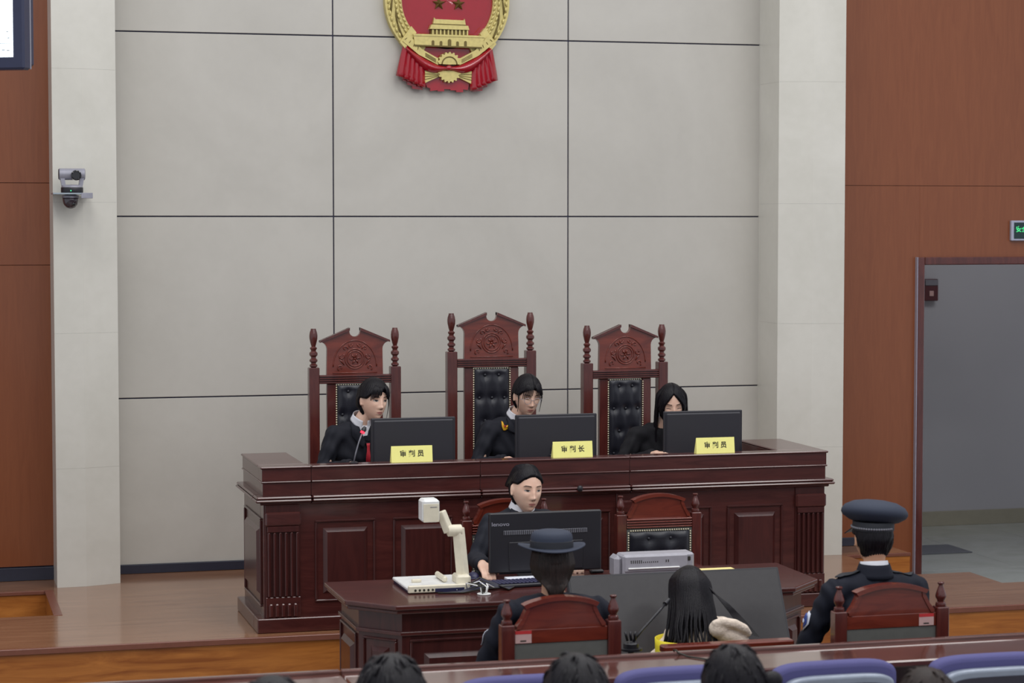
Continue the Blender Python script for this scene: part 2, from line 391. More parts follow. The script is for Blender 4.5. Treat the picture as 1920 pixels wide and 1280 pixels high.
# hall floor and stage with the two stair wells
struct(boxo('floor', M_HALLF, None, -3.2, 10.4, -2.0, 14.2, -0.1, 0.0, b=0))
st = struct(empty('stage', (0, 0, 0)), 'raised timber stage carrying the bench')
def slab(x0, x1, y0, y1): boxo('deck', M_STAGE, st, x0, x1, y0, y1, S - 0.022, S, b=0)
FY = 12.09; FY2 = 11.94
slab(-3.2, 3.6, FY, 13.1); slab(0.785, 6.2, 13.1, 14.52); slab(-3.2, 0.785, 13.98, 14.44)
slab(3.6, 6.69, FY2, 13.1); slab(6.2, 6.675, 14.02, 14.46); slab(6.2, 6.69, 13.1, 13.15); slab(6.69, 10.4, FY2, 12.70)
def riser(x0, x1, y0, y1): boxo('riser', M_RISER, st, x0, x1, y0, y1, 0.0, S - 0.022, b=0)
riser(-3.2, 3.6, FY + .012, FY + .03); riser(3.6, 10.4, FY2 + .012, FY2 + .03); riser(3.585, 3.6, FY2 + .012, FY + .03)
riser(-3.2, 0.785, 13.985, 14.0); riser(0.785, 0.80, 13.1, 13.985); riser(-3.2, 0.785, 13.085, 13.1)
riser(6.2, 6.675, 14.02, 14.035); riser(6.66, 6.675, 14.035, 14.44); riser(6.18, 6.2, 13.15, 14.02); riser(6.2, 6.69, 13.13, 13.149); riser(6.675, 6.69, 12.7, 13.13); riser(6.69, 10.4, 12.68, 12.699)
for x0, x1, y in ((-3.2, 3.6, FY), (3.6, 10.4, FY2)): boxo('nosing', M_NOSE, st, x0, x1, y - 0.006, y + 0.02, S - 0.03, S + 0.002, b=0.003)
boxo('nosing', M_NOSE, st, -3.2, 0.79, 13.972, 13.995, S - 0.02, S + 0.002, b=0.002)
boxo('nosing', M_NOSE, st, 0.778, 0.83, 13.09, 13.995, S - 0.004, S + 0.003, b=0.001)
boxo('nosing', M_NOSE, st, 6.2, 6.68, 14.012, 14.03, S - 0.02, S + 0.002, b=0.002)

# ------------------------------------------------------------------ wall emblem
em = tag(empty('wall_emblem', (3.484, 14.52, 4.07)), 'round gold and red national emblem high on the panelled wall', 'emblem')
U = 0.85 / 233.0    # metres for one unit of the emblem drawing
def circ(r, a0, a1, n, cx=0, cz=0): return [(cx + r * math.cos(a0 + (a1 - a0) * i / n), cz + r * math.sin(a0 + (a1 - a0) * i / n)) for i in range(n + 1)]
RO, RI = 117 * U, 86 * U
# wreath base: ring open at the foot
a0, a1 = R(-90 + 26), R(270 - 26)
ring = circ(RO, a0, a1, 64) + circ(RI, a1, a0, 64)
MB().prism(ring, -0.06, 0.0).build('wreath', M_GOLD, em)
# domed red field
P2_ = lambda x, z: (x, z)
def dome(u, v):
    a = 2 * math.pi * u; r = RI * 1.01 * v
    return (r * math.cos(a), -0.028 - 0.035 * (1 - v * v) + 0.0015 * math.sin(9 * r / RI + 2 * math.cos(3 * a)) * (1 - v), r * math.sin(a))
MB().prism([P2_(x, z) for x, z in [(RI * 1.02 * math.cos(2 * math.pi * k / 48), RI * 1.02 * math.sin(2 * math.pi * k / 48)) for k in range(48)]] , -0.034, -0.002).prism([(-76 * U, -80 * U), (-50 * U, -112 * U), (0, -128 * U), (50 * U, -112 * U), (76 * U, -80 * U)], -0.034, -0.002).build('red_backing', M_EMBRED, em)
MB().grid(dome, 64, 14, True).build('red_field', M_EMBRED, em, 180)
# wheat grains and stalk leaves on the wreath
gr = MB(); gl = MB()
for sd in (-1, 1):
    for i in range(26):
        a = R(-58 + i * 5.6)
        for rr, tilt in ((0.945, 0.5), (0.83, -0.1), (0.765, -0.5)):
            r = RO * rr; c = (sd * r * math.cos(a), -0.066, r * math.sin(a))
            ang = a + math.pi / 2 + tilt * 0.5
            M = Matrix.Rotation(-(ang if sd > 0 else math.pi - ang), 3, 'Y')
            gr.ball(c, (0.019, 0.009, 0.0085), 8, 6, M)
    for i in range(9):
        a = R(-52 + i * 13); pts = []
        for k in range(5):
            aa = a + R(k * 4); r = RO * (0.90 - 0.05 * k / 4) + (0.012 if i % 2 else -0.004)
            pts.append((sd * r * math.cos(aa), -0.068, r * math.sin(aa)))
        gl.tube(pts, [0.003, 0.006, 0.006, 0.005, 0.002], 6)
o = gr.build('wheat_grains', M_GOLD, em, 180); o['kind'] = 'stuff'
gl.build('wheat_leaves', M_GOLDD, em, 180)
# binding bands across the wreath
for sd in (-1, 1):
    for deg, wd in ((-40, 0.055), (24, 0.05), (-14, 0.0)):
        if wd == 0: continue
        a = R(deg); ca, sa = math.cos(a), math.sin(a); tx, tz = -sa, ca; sl = 0.35
        q = []
        for r, t in ((RI * 0.98, -wd / 2), (RO * 1.02, -wd / 2 - sl * 0.09), (RO * 1.02, wd / 2 - sl * 0.09), (RI * 0.98, wd / 2)):
            q.append((sd * (r * ca + t * tx), r * sa + t * tz))
        MB().prism(q, -0.082, -0.03).build('binding', M_GOLD, em)
# gate tower
def P2(x, z): return (x * U, z * U)
def slabp(name, pts, y0, y1, m=M_GOLD): return MB().prism([P2(*p) for p in pts], y0, y1).build(name, m, em)
t = slabp('gate_wall', [(-64, -82), (62, -84), (68, -64), (-66, -63)], -0.095, -0.03)
arches = MB()
for ax, aw, ah in ((-30, 2.5, 7), (-15, 2.5, 6), (1, 3.2, 9), (16, 2.5, 6), (31, 2.5, 7)):
    arches.prism([P2(ax - aw, -83), P2(ax + aw, -83)] + [P2(ax + aw * math.cos(q), -83 + ah + aw * math.sin(q)) for q in [math.pi * k / 6 for k in range(7)]], -0.0975, -0.09)
arches.build('arch_openings', M_GOLDD, t)
slabp('gate_hall', [(-33, -63), (37, -64), (37, -54), (-33, -54)], -0.084, -0.03, M_GOLDD)
cl = MB()
for k in range(10): cl.box((-31 + k * 7.2) * U, (-28.5 + k * 7.2) * U, -0.093, -0.085, -63 * U, -54 * U)
cl.build('columns', M_GOLD, em)
slabp('lower_roof', [(-36, -53), (38, -53.5), (36, -46), (-33, -45)], -0.100, -0.03)
slabp('eave_band', [(-30, -46), (33, -47), (32, -42), (-28, -41)], -0.086, -0.03, M_GOLDD)
slabp('wall_coping', [(-66, -66), (68, -67), (69, -63.5), (-67, -62.5)], -0.100, -0.09)
slabp('wall_foot', [(-64, -84.5), (62, -86.5), (62, -84), (-64, -82)], -0.098, -0.05, M_GOLDD)
slabp('upper_roof', [(-29, -43), (32, -44), (30, -33), (29, -36), (-25, -35), (-27, -32)], -0.09, -0.03)
def star(cx, cz, r):
    p = [((cx + (r if k % 2 == 0 else r * .4) * math.sin(math.pi * k / 5)) * U, (cz + (r if k % 2 == 0 else r * .4) * math.cos(math.pi * k / 5)) * U) for k in range(10)]
    n = len(p); vs_ = [(x, -0.068, z) for x, z in p] + [(cx * U, -0.098, cz * U)]
    MB().add(vs_, [(i, (i + 1) % n, n) for i in range(n)]).build('star', M_GOLDD, em)
star(0, 48, 26)
for x, z in ((-46, 16), (-17, -6), (20, -6), (48, 16)): star(x, z, 13)
# cogwheel and stalks at the foot
def gear(cx, cz, r, a0, a1, teeth):
    pts = []
    for k in range(teeth * 4 + 1):
        a = R(a0) + (R(a1) - R(a0)) * k / (teeth * 4); rr = r if k % 4 in (1, 2) else r * .87
        pts.append(P2(cx + rr * math.cos(a), cz + rr * math.sin(a)))
    return pts + [P2(cx, cz)]
gz = -117
MB().prism(gear(1, gz, 23, 2, 178, 9), -0.095, -0.02).build('cogwheel', M_GOLD, em)
MB().tube([(P2(1 + 14 * math.cos(R(k * 12)), gz + 14 * math.sin(R(k * 12)))[0], -0.097, P2(0, gz + 14 * math.sin(R(k * 12)))[1]) for k in range(16)], 0.004, 6).build('hub_ring', M_GOLDD, em, 180)
MB().prism(gear(2, -128, 22, 182, 358, 9), -0.08, -0.01).build('cogwheel', M_GOLD, em)
for sd in (-1, 1):
    MB().prism([P2(sd * 76, -62), P2(sd * 86, -76), P2(sd * 56, -100), P2(sd * 20, -118), P2(sd * 20, -106), P2(sd * 50, -90)], -0.088, -0.02).build('stalk', M_GOLD, em)
    st_ = MB()
    for k in range(3): st_.tube([(sd * (44 - 20 * q) * U, -0.09, (-97 - 2.5 * k - 11 * q + 0) * U) for q in (0, .5, 1)], 0.0022, 5)
    for k in range(4): st_.tube([(sd * (78 - 7 * k) * U, -0.09, (-70 - 5 * k) * U), (sd * (82 - 8 * k) * U, -0.09, (-73 - 6 * k) * U)], 0.0022, 5)
    st_.build('stalk_lines', M_GOLDD, em)
    MB().prism([P2(sd * 14, -131), P2(sd * 46, -128), P2(sd * 46, -152), P2(sd * 18, -139)], -0.07, -0.012).build('tie', M_GOLD, em)
    tl = MB()
    for k in range(3): tl.tube([(sd * 18 * U, -0.072, (-135 - 1.5 * k) * U), (sd * 46 * U, -0.072, (-134 - 5.5 * k) * U)], 0.002, 5)
    tl.build('tie_lines', M_GOLDD, em)
# red ribbon drapery: pleated surfaces
def drape(corners, folds, amp, nm):
    (x0, z0), (x1, z1), (x2, z2), (x3, z3) = corners   # top-left, top-right, bottom-right, bottom-left
    def fn(u, v):
        xt, zt = x0 + (x1 - x0) * u, z0 + (z1 - z0) * u; xb, zb = x3 + (x2 - x3) * u, z3 + (z2 - z3) * u
        f = (u * folds) % 1.0; y = -0.05 - amp * (1 - abs(2 * f - 1)) * (0.3 + 0.7 * v)
        z = zt + (zb - zt) * v - (6.5 * math.floor(u * folds) / folds if nm else 0)
        return ((xt + (xb - xt) * v) * U, y, z * U)
    m = MB().grid(fn, folds * 6 + 1, 8)
    n0 = len(m.v)
    o = m.build('ribbon_drape', M_EMBRED, em, 40)
    sd2 = o.modifiers.new('t', 'SOLIDIFY'); sd2.thickness = 0.02; sd2.offset = -1
drape([(-80, -78), (-46, -112), (-46, -160), (-93, -139)], 5, 0.03, False)
drape([(48, -112), (80, -82), (91, -144), (46, -164)], 5, 0.03, False)
steps_l = [(-93, -139), (-83, -141), (-83, -147), (-75, -149), (-75, -154), (-66, -156), (-66, -161), (-47, -163), (-47, -120), (-82, -100)]
MB().prism([P2(*p) for p in steps_l], -0.055, -0.015).build('ribbon_fold', M_EMBRED, em)
MB().prism([P2(-p[0], p[1] - 2) for p in steps_l][::-1], -0.055, -0.015).build('ribbon_fold', M_EMBRED, em)
MB().prism([P2(*p) for p in ((-44, -140), (44, -140), (39, -162), (30, -161), (30, -166), (17, -166), (17, -163), (6, -163), (6, -161), (-6, -161), (-6, -165), (-18, -165), (-18, -163), (-32, -165), (-32, -160), (-38, -158))], -0.045, -0.01).build('ribbon_fold', M_EMBRED, em)
sw = MB()
for sd in (-1, 1):
    sw.grid(lambda u, v, sd=sd: (sd * (80 - 78 * u) * U, -0.07 - 0.03 * math.sin(math.pi * v) - 0.012 * math.sin(math.pi * u), ((-84 - 36 * math.sin(u * 1.5)) + (-8 - 12 * math.sin(math.pi * min(1, u * 1.05))) * v) * U), 16, 8)
sw.ball((0, -0.09, -123 * U), (0.022, 0.018, 0.018))
sw.build('ribbon_swag', M_EMBRED, em, 180)

# ------------------------------------------------------------------ screen, cameras, sign
tv = tag(empty('hanging_display', (0.545, 10.98, 3.335), R(-28)), 'lit wall display in a dark blue casing, cut by the corner of the picture', 'display')
boxo('casing', M_TVBODY, tv, -1.25, -0.002, 0.0, 0.075, 0.0, 0.78, b=0.01)
boxo('back_box', M_TVBODY, tv, -1.2, -0.012, 0.075, 0.15, 0.012, 0.74, b=0.02)
boxo('trim_line', M_SILVER, tv, -0.006, 0.0, 0.07, 0.078, 0.005, 0.775, b=0.001)
o = boxo('screen', M_TVGLOW, tv, -1.19, -0.058, -0.003, 0.002, 0.06, 0.72, b=0)
for a, b, c, e in ((-0.09, -0.075, 0.09, 0.094), (-0.115, -0.1, 0.092, 0.096), (-0.14, -0.125, 0.09, 0.095), (-0.085, -0.075, 0.15, 0.154), (-0.09, -0.08, 0.18, 0.184), (-1.1, -0.06, 0.125, 0.127)):
    boxo('text_line', M_TVINK, o, a, b, -0.005, -0.003, c, e, b=0)
MB().tube([(-0.62, 0.1, 0.7), (-0.62, 0.1, 3.0)], 0.03, 12).build('hanging_pole', M_TVBODY, tv, 60)

sh = tag(boxo('camera_shelf', M_GLASS, None, 0.85, 1.09, 13.86, 14.075, 2.766, 2.776, b=0.001), 'small glassy shelf on the marble pillar under the conference camera', 'shelf')
boxo('rail', M_SILVER, sh, 1.02, 1.09, 13.855, 13.865, 2.742, 2.776, b=0.002)
pz = tag(empty('pan_tilt_camera', (0.970, 13.93, 2.776)), 'silver pan-tilt conference camera on the pillar shelf', 'camera')
MB().lathe([(0.066, 0), (0.068, 0.006), (0.068, 0.03), (0.066, 0.034)], n=32).build('base', M_BLACKP, pz, 40)
MB().lathe([(0.066, 0.034), (0.064, 0.044), (0.05, 0.05)], n=32).build('turntable', M_SILVER, pz, 40)
for sd in (-1, 1):
    MB().prism([(sd * 0.04, 0.045), (sd * 0.064, 0.045), (sd * 0.072, 0.09), (sd * 0.072, 0.125), (sd * 0.05, 0.125)][::sd], -0.025, 0.025).build('arm', M_SILVER, pz)
Mx = Matrix.Translation((0, 0, 0.115)) @ Matrix.Rotation(R(90), 4, 'Y')
MB().lathe([(0.03, -0.08), (0.036, -0.076), (0.036, 0.076), (0.03, 0.08)], n=28, M=Mx).build('barrel', M_SILVER, pz, 40)
MB().lathe([(0.031, -0.082), (0.031, -0.079)], n=24, M=Mx).build('end_cap', M_BLACKP, pz)
My = Matrix.Translation((0.018, -0.02, 0.108)) @ Matrix.Rotation(R(90), 4, 'X') @ Matrix.Rotation(R(8), 4, 'Y')
MB().lathe([(0.03, -0.01), (0.032, 0.035), (0.026, 0.037), (0.024, 0.03)], n=24, M=My).build('lens', M_SCREEN, pz, 40)
MB().ball((-0.012, -0.068, 0.013), (0.003, 0.003, 0.004), 8, 6).build('indicator', M_GREENLED, pz)
dm = tag(empty('dome_camera', (0.962, 13.95, 2.768)), 'dark dome camera hanging below the pillar shelf', 'camera')
MB().lathe([(0.02, 0), (0.052, -0.008), (0.054, -0.022)], n=24).build('mount', M_SILVER, dm, 40)
MB().lathe([(0.05, -0.02), (0.05, -0.036), (0.044, -0.062), (0.028, -0.082), (0.008, -0.09)], n=24).build('dome', plain('smoked_dome', (60, 52, 60), 0.08, coat=0.6), dm, 180)
MB().ball((0.014, -0.03, -0.06), 0.016, 12, 8).build('lens', M_SCREEN, dm, 180)

sg = tag(empty('exit_sign', (7.63, 14.44, 2.46)), 'small dark exit sign with green glowing characters above the doorway', 'sign')
boxo('frame', M_SIGNF, sg, 0, 0.36, -0.03, 0, 0, 0.145, b=0.004)
pl = boxo('face', M_SIGN, sg, 0.02, 0.34, -0.033, -0.028, 0.014, 0.131, b=0.002)
for bd, xx, sz in (('安全出口', 0.125, 0.046), ('EXIT', 0.27, 0.05)): lettering(bd, sz, M_GREENT, sg, (xx, -0.0335, 0.08), bold=0.0006)
area('corridor_fill', (8.6, 15.9, 3.18), (0, 0, 0), 1.2, 0.6, 9, (1.0, 1.0, 1.0))  # unseen fill light added to brighten the corridor behind the doorway

# ------------------------------------------------------------------ furniture helpers
def boxw(name, m, root, x0, x1, y0, y1, z0, z1, b=0.004, parent=None):
    l = root.location; return MB().box(x0 - l.x, x1 - l.x, y0 - l.y, y1 - l.y, z0 - l.z, z1 - l.z, b).build(name, m, parent or root)
def raised_panel(root, M, w, h, m, outer=0.046, proud=0.02):
    """a fielded panel facing -y of the frame M: thin outer moulding and a bevelled field"""
    f = MB(); x, z = w / 2 - outer, h / 2 - outer; i = 0.022
    a = [(-x, 0, -z), (x, 0, -z), (x, 0, z), (-x, 0, z)]; b = [(-x + i, -proud, -z + i), (x - i, -proud, -z + i), (x - i, -proud, z - i), (-x + i, -proud, z - i)]
    f.add(a + b, [(0, 1, 5, 4), (1, 2, 6, 5), (2, 3, 7, 6), (3, 0, 4, 7), (4, 5, 6, 7), (3, 2, 1, 0)])
    p = f.move(M).build('panel', m, root)
    g_ = MB(); t = 0.012
    for x0, x1, z0, z1 in ((-w / 2, w / 2, h / 2 - t, h / 2), (-w / 2, w / 2, -h / 2, -h / 2 + t), (-w / 2, -w / 2 + t, -h / 2 + t, h / 2 - t), (w / 2 - t, w / 2, -h / 2 + t, h / 2 - t)):
        g_.box(x0, x1, -0.012, 0.002, z0, z1, 0.004)
    g_.move(M).build('moulding', m, p)
    return p

# ------------------------------------------------------------------ judges' bench
bn = tag(empty('judges_bench', (3.57, 12.24, S)), 'long dark mahogany judges\' bench with fluted pilasters on the stage', 'bench')
X0, X1, YF, YB = 1.885, 5.265, 12.24, 12.98
boxw('carcass', M_MAH, bn, X0, X1, YF, YF + .1, S + .05, 1.035)
boxw('side_wing', M_MAHV, bn, X0, 2.13, YF + .1, YB, S + .05, 1.035); boxw('side_wing', M_MAHV, bn, 5.01, X1, YF + .1, YB, S + .05, 1.035)
# plinth, cornice, upper tiers, counter: each a U of front and two wings
def ushape(name, e, z0, z1, m=M_MAH, b=0.005, inner=0.0, seams=()):
    xs_ = [X0 - e] + list(seams) + [X1 + e]
    for a, c in zip(xs_, xs_[1:]): boxw(name, m, bn, a + (0.001 if a in seams else 0), c - (0.001 if c in seams else 0), YF - e, YF + .105, z0, z1, b)
    boxw(name, m, bn, X0 - e, 2.14, YF + .105, YB + e * .3, z0, z1, b); boxw(name, m, bn, 5.0, X1 + e, YF + .105, YB + e * .3, z0, z1, b)
ushape('plinth', 0.042, S, S + .082)
SE = (2.155, 3.135, 4.036)
ushape('cornice', 0.022, 1.018, 1.034, seams=SE); ushape('cornice', 0.05, 1.034, 1.049, b=0.007, seams=SE); ushape('cornice', 0.044, 1.0495, 1.066, b=0.007, seams=SE)
ushape('lower_tier', 0.004, 1.066, 1.139, b=0.001, seams=SE); ushape('bead', 0.014, 1.139, 1.149, b=0.004, seams=SE); ushape('upper_tier', 0.008, 1.149, 1.219, b=0.001, seams=SE); ushape('counter', 0.018, 1.219, 1.232, b=0.005, seams=SE)
boxw('worktop', M_MAH, bn, 2.13, 5.01, YF + .1, 12.86, 1.07, 1.10); boxw('worktop_panel', M_MAHV, bn, 2.14, 5.0, 12.5, 12.52, S, 1.07)
MB().ball((3.72 - bn.location.x, -0.05, 1.058 - S), (0.017, 0.014, 0.019), 14, 10).build('knob', M_BLACKP, bn, 180)
def pilaster(x0, x1):
    y = YF
    p = boxw('pilaster', M_MAHV, bn, x0, x1, y - .010, y, S + .082, 1.018, b=0.002)
    boxw('cap_block', M_MAH, bn, x0 - .004, x1 + .004, y - .034, y - .010, 0.898, 0.978, b=0.010, parent=p)
    n = 5; w_ = (x1 - x0 - 0.02) / (2 * n + 1)
    for k in range(n + 1):
        a = x0 + 0.01 + 2 * k * w_
        boxw('reed', M_MAHV, bn, a, a + w_, y - .030, y - .010, 0.50, 0.865, b=0.005, parent=p)
    boxw('reed_header', M_MAHV, bn, x0 + .008, x1 - .008, y - .030, y - .010, 0.865, 0.898, b=0.003, parent=p)
    boxw('foot_block', M_MAH, bn, x0, x1, y - .022, y - .010, 0.382, 0.498, b=0.003, parent=p)
    for k in range(n):
        a = x0 + 0.012 + k * (x1 - x0 - .024) / n
        boxw('foot_reed', M_MAH, bn, a + .004, a + .026, y - .036, y - .022, 0.386, 0.462, b=0.006, parent=p)
for a in ((1.894, 2.09), (3.04, 3.235), (3.955, 4.15), (5.075, 5.262)): pilaster(*a)
for x0, x1 in ((2.175, 2.522), (2.625, 2.972), (3.27, 3.575), (3.615, 3.92), (4.195, 4.545), (4.643, 4.995)):
    raised_panel(bn, Matrix.Translation(((x0 + x1) / 2 - bn.location.x, -0.001, 0.692 - S)), x1 - x0, 0.462, M_MAHV)
raised_panel(bn, Matrix.Translation((X0 - bn.location.x, 0.37, 0.685 - S)) @ Matrix.Rotation(R(-90), 4, 'Z'), 0.62, 0.50, M_MAHV, 0.06)
raised_panel(bn, Matrix.Translation((X1 - bn.location.x, 0.37, 0.685 - S)) @ Matrix.Rotation(R(90), 4, 'Z'), 0.62, 0.50, M_MAHV, 0.06)

# ------------------------------------------------------------------ chairs
def finial(h, r): # turned spindle, profile scaled to height h and radius r
    return [(q * r, z * h) for q, z in ((.55, 0), (.95, .03), (.95, .07), (.6, .1), (.6, .12), (.98, .16), (.98, .2), (.6, .24), (.6, .27), (1.0, .32), (1.0, .38), (.62, .42), (.62, .45), (.85, .48), (.85, .51), (.5, .54), (.72, .62), (.96, .74), (1.0, .82), (.9, .9), (.7, .96), (.62, 1.0))]
def finial2(h, r):
    return [(q * r, z * h) for q, z in ((.9, 0), (1, .05), (.9, .16), (.62, .2), (.66, .25), (.95, .36), (1.0, .44), (.9, .55), (.62, .72), (.42, .84), (.42, .88), (.62, .93), (.62, .98), (.5, 1.0))]
def tufted(parent, hw, z0, z1, y, depth, buttons, name='pad', face=-1):
    def fn(u, v):
        x = -hw + 2 * hw * u; z = z0 + (z1 - z0) * v
        e = min(1, min(x + hw, hw - x) / 0.025) ** .5 * min(1, min(z - z0, z1 - z) / 0.025) ** .5 if min(x + hw, hw - x, z - z0, z1 - z) > 0 else 0
        dd = depth * e
        for bx, bz in buttons:
            q = ((x - bx) / 0.028) ** 2 + ((z - bz) / 0.028) ** 2
            dd -= depth * 0.65 * math.exp(-q)
            if z < bz: dd -= depth * .22 * math.exp(-((x - bx) / 0.012) ** 2) * max(0, 1 - (bz - z) / 0.14)
        return (x, y + face * max(dd, 0.001), z)
    m = MB().grid(fn, 29, int(29 * (z1 - z0) / (2 * hw)))
    if face > 0: m.f = [f[::-1] for f in m.f]
    m.box(-hw, hw, min(y, y - face * .012), max(y, y - face * .012), z0, z1, 0.003)
    p = m.build(name, M_LEATHER, parent, 50)
    for bx, bz in buttons: MB().ball((bx, y + face * depth * .42, bz), (0.009, 0.006, 0.009), 10, 6).build('button', M_LEATHER, p, 180)
    return p
def studs(parent, hw, z0, z1, y, step=0.0125, bottom=False):
    m = MB(); pts = []
    n = int((z1 - z0) / step)
    for k in range(n + 1):
        for sd in (-1, 1): pts.append((sd * hw, z0 + k * step))
    n = int(2 * hw / step)
    for k in range(1, n): pts.append((-hw + k * 2 * hw / n, z1))
    for x, z in pts: m.ball((x, y, z), (0.0052, 0.004, 0.0052), 6, 4)
    o = m.build('nail_trim', M_STUD, parent, 180); o['kind'] = 'stuff'; return o
def legs4(c, hw, d, zt, m, t=0.055):
    for sd in (-1, 1):
        boxo('front_leg', m, c, sd * hw - t / 2, sd * hw + t / 2, -d - t / 2, -d + t / 2, 0, zt, b=0.005)
def judge_chair(name, loc, rz, H, label):
    c = tag(empty(name, loc, rz), label, 'chair', 'high-backed judges\' chairs'); zp = H - 0.242; zb = zp - 0.048
    for sd in (-1, 1):
        p = boxo('post', M_MAHC, c, sd * .259 - .0325, sd * .259 + .0325, -.0325, .0325, 0, zp, b=0.004)
        MB().lathe(finial(0.242, 0.026), (sd * .259, 0, zp), 18).build('finial', M_MAHC, p, 40)
        boxo('stile', M_MAHC, c, sd * .147 - .03, sd * .147 + .03, -.02, .02, .5, zb - .055, b=0.004)
    rl = boxo('rail', M_MAHC, c, -.228, .228, -.018, .018, zb - .055, zb, b=0.002)
    for k in range(4): boxo('reed', M_MAHC, rl, -.228, .228, -.036, -.016, zb - .053 + k * .0138, zb - .053 + k * .0138 + .0085, b=0.0035)
    # pediment crest
    out = [(-.179, zb), (.179, zb), (.176, zb + .16)] + [(.176 + .046 * (1 - math.cos(t)), zb + .16 + .047 * math.sin(t)) for t in [math.pi / 2 * k / 5 for k in range(1, 6)]]
    out += [(.222, zb + .215), (.034, zb + .294)] + [(.034 * math.cos(t), zb + .268 - .03 * math.sin(t)) for t in [math.pi * k / 8 for k in range(9)]] + [(-.034, zb + .294), (-.222, zb + .215)]
    out += [(-.176 - .046 * (1 - math.cos(t)), zb + .16 + .047 * math.sin(t)) for t in [math.pi / 2 * k / 5 for k in range(5, 0, -1)]] + [(-.176, zb + .16)]
    cr = MB().prism(out, -.016, .016).build('crest', M_MAHR, c)
    for sd in (-1, 1):
        q = [(sd * .034, zb + .294), (sd * .222, zb + .215), (sd * .222, zb + .202), (sd * .034, zb + .276)]
        MB().prism(q[::sd], -.032, .012).build('cornice', M_MAHC, cr)
    ar = MB().tube([(.138 * math.cos(t), -.017, zb + .05 + .165 * math.sin(t)) for t in [math.pi * k / 28 for k in range(29)]], .004, 6)
    ar.tube([(-.14, -.017, zb + .012), (.14, -.017, zb + .012)], .004, 6).build('carved_arch', M_MAHR, cr, 180)
    md = MB(); cz = zb + .1
    for r_ in (.062, .048): md.tube([(r_ * math.cos(t), -.018, cz + r_ * math.sin(t)) for t in [2 * math.pi * k / 28 for k in range(28)]], .0042, 6, closed=True)
    md.build('carved_ring', M_MAHR, cr, 180)
    sc = MB()
    for k in range(6):
        a = k * math.pi / 3; sc.tube([(.006 * math.cos(a), -.018, cz + .006 * math.sin(a)), (.024 * math.cos(a + .2), -.021, cz + .024 * math.sin(a + .2)), (.036 * math.cos(a), -.017, cz + .036 * math.sin(a))], [.004, .006, .002], 6)
    sc.ball((0, -.018, cz), .007, 10, 6).build('carved_blossom', M_MAHR, cr, 180)
    for sd in (-1, 1):
        sr = MB()
        for (px, pz, r_, a0, tw) in ((.088, .115, .021, 2.4, 1), (.062, .165, .017, 3.4, -1), (.03, .186, .014, 2.8, 1), (.092, .045, .02, -1.0, 1)):
            pts = [(sd * (px + r_ * (1 - t * .75) * math.cos(a0 + tw * 5.5 * t)), -.018, zb + pz + r_ * (1 - t * .75) * math.sin(a0 + tw * 5.5 * t)) for t in [k / 12 for k in range(13)]]
            sr.tube(pts, [.0045] * 12 + [.002], 6)
        sr.tube([(sd * .068, -.018, zb + .06), (sd * .085, -.02, zb + .085), (sd * .1, -.017, zb + .1)], [.002, .006, .002], 6)
        o_ = sr.build('carved_scrolls', M_MAHR, cr, 180); o_['kind'] = 'stuff'
    ptop = zb - .058; bt = []
    for k in range(3): bt += [(x, ptop - .045 - k * .29) for x in (-.045, .045)] + ([(x, ptop - .19 - k * .29) for x in (-.082, 0, .082)])
    bt = [b for b in bt if b[1] > .62]
    boxo('back_board', M_MAHC, c, -.118, .118, -.018, .02, .5, ptop, b=0.002)
    tufted(c, .114, .56, ptop, -.018, .022, bt)
    studs(c, .119, .57, ptop - .004, -.023, .0145)
    boxo('seat', M_LEATHER, c, -.27, .27, -.5, -.02, .43, .5, b=0.02); boxo('seat_frame', M_MAHC, c, -.285, .285, -.51, 0.02, .37, .43, b=0.006)
    legs4(c, .255, .475, .37, M_MAHC)
    for sd in (-1, 1): 
        boxo('armrest', M_MAHC, c, sd * .259 - .03, sd * .259 + .03, -.44, -.03, .68, .71, b=0.01); boxo('arm_post', M_MAHC, c, sd * .259 - .02, sd * .259 + .02, -.42, -.38, .43, .68, b=0.004)
    return c
CY = 13.6
judge_chair('judge_chair', (2.673, CY, S), 0, 1.634, 'high-backed carved mahogany chair behind the judge with the tied-back hair, nearest the camera pillar')
judge_chair('judge_chair', (3.556, CY, S), 0, 1.720, 'tallest carved mahogany chair, in the middle behind the judge in glasses')
judge_chair('judge_chair', (4.449, CY, S), R(3), 1.632, 'high-backed carved mahogany chair behind the judge with long loose hair')

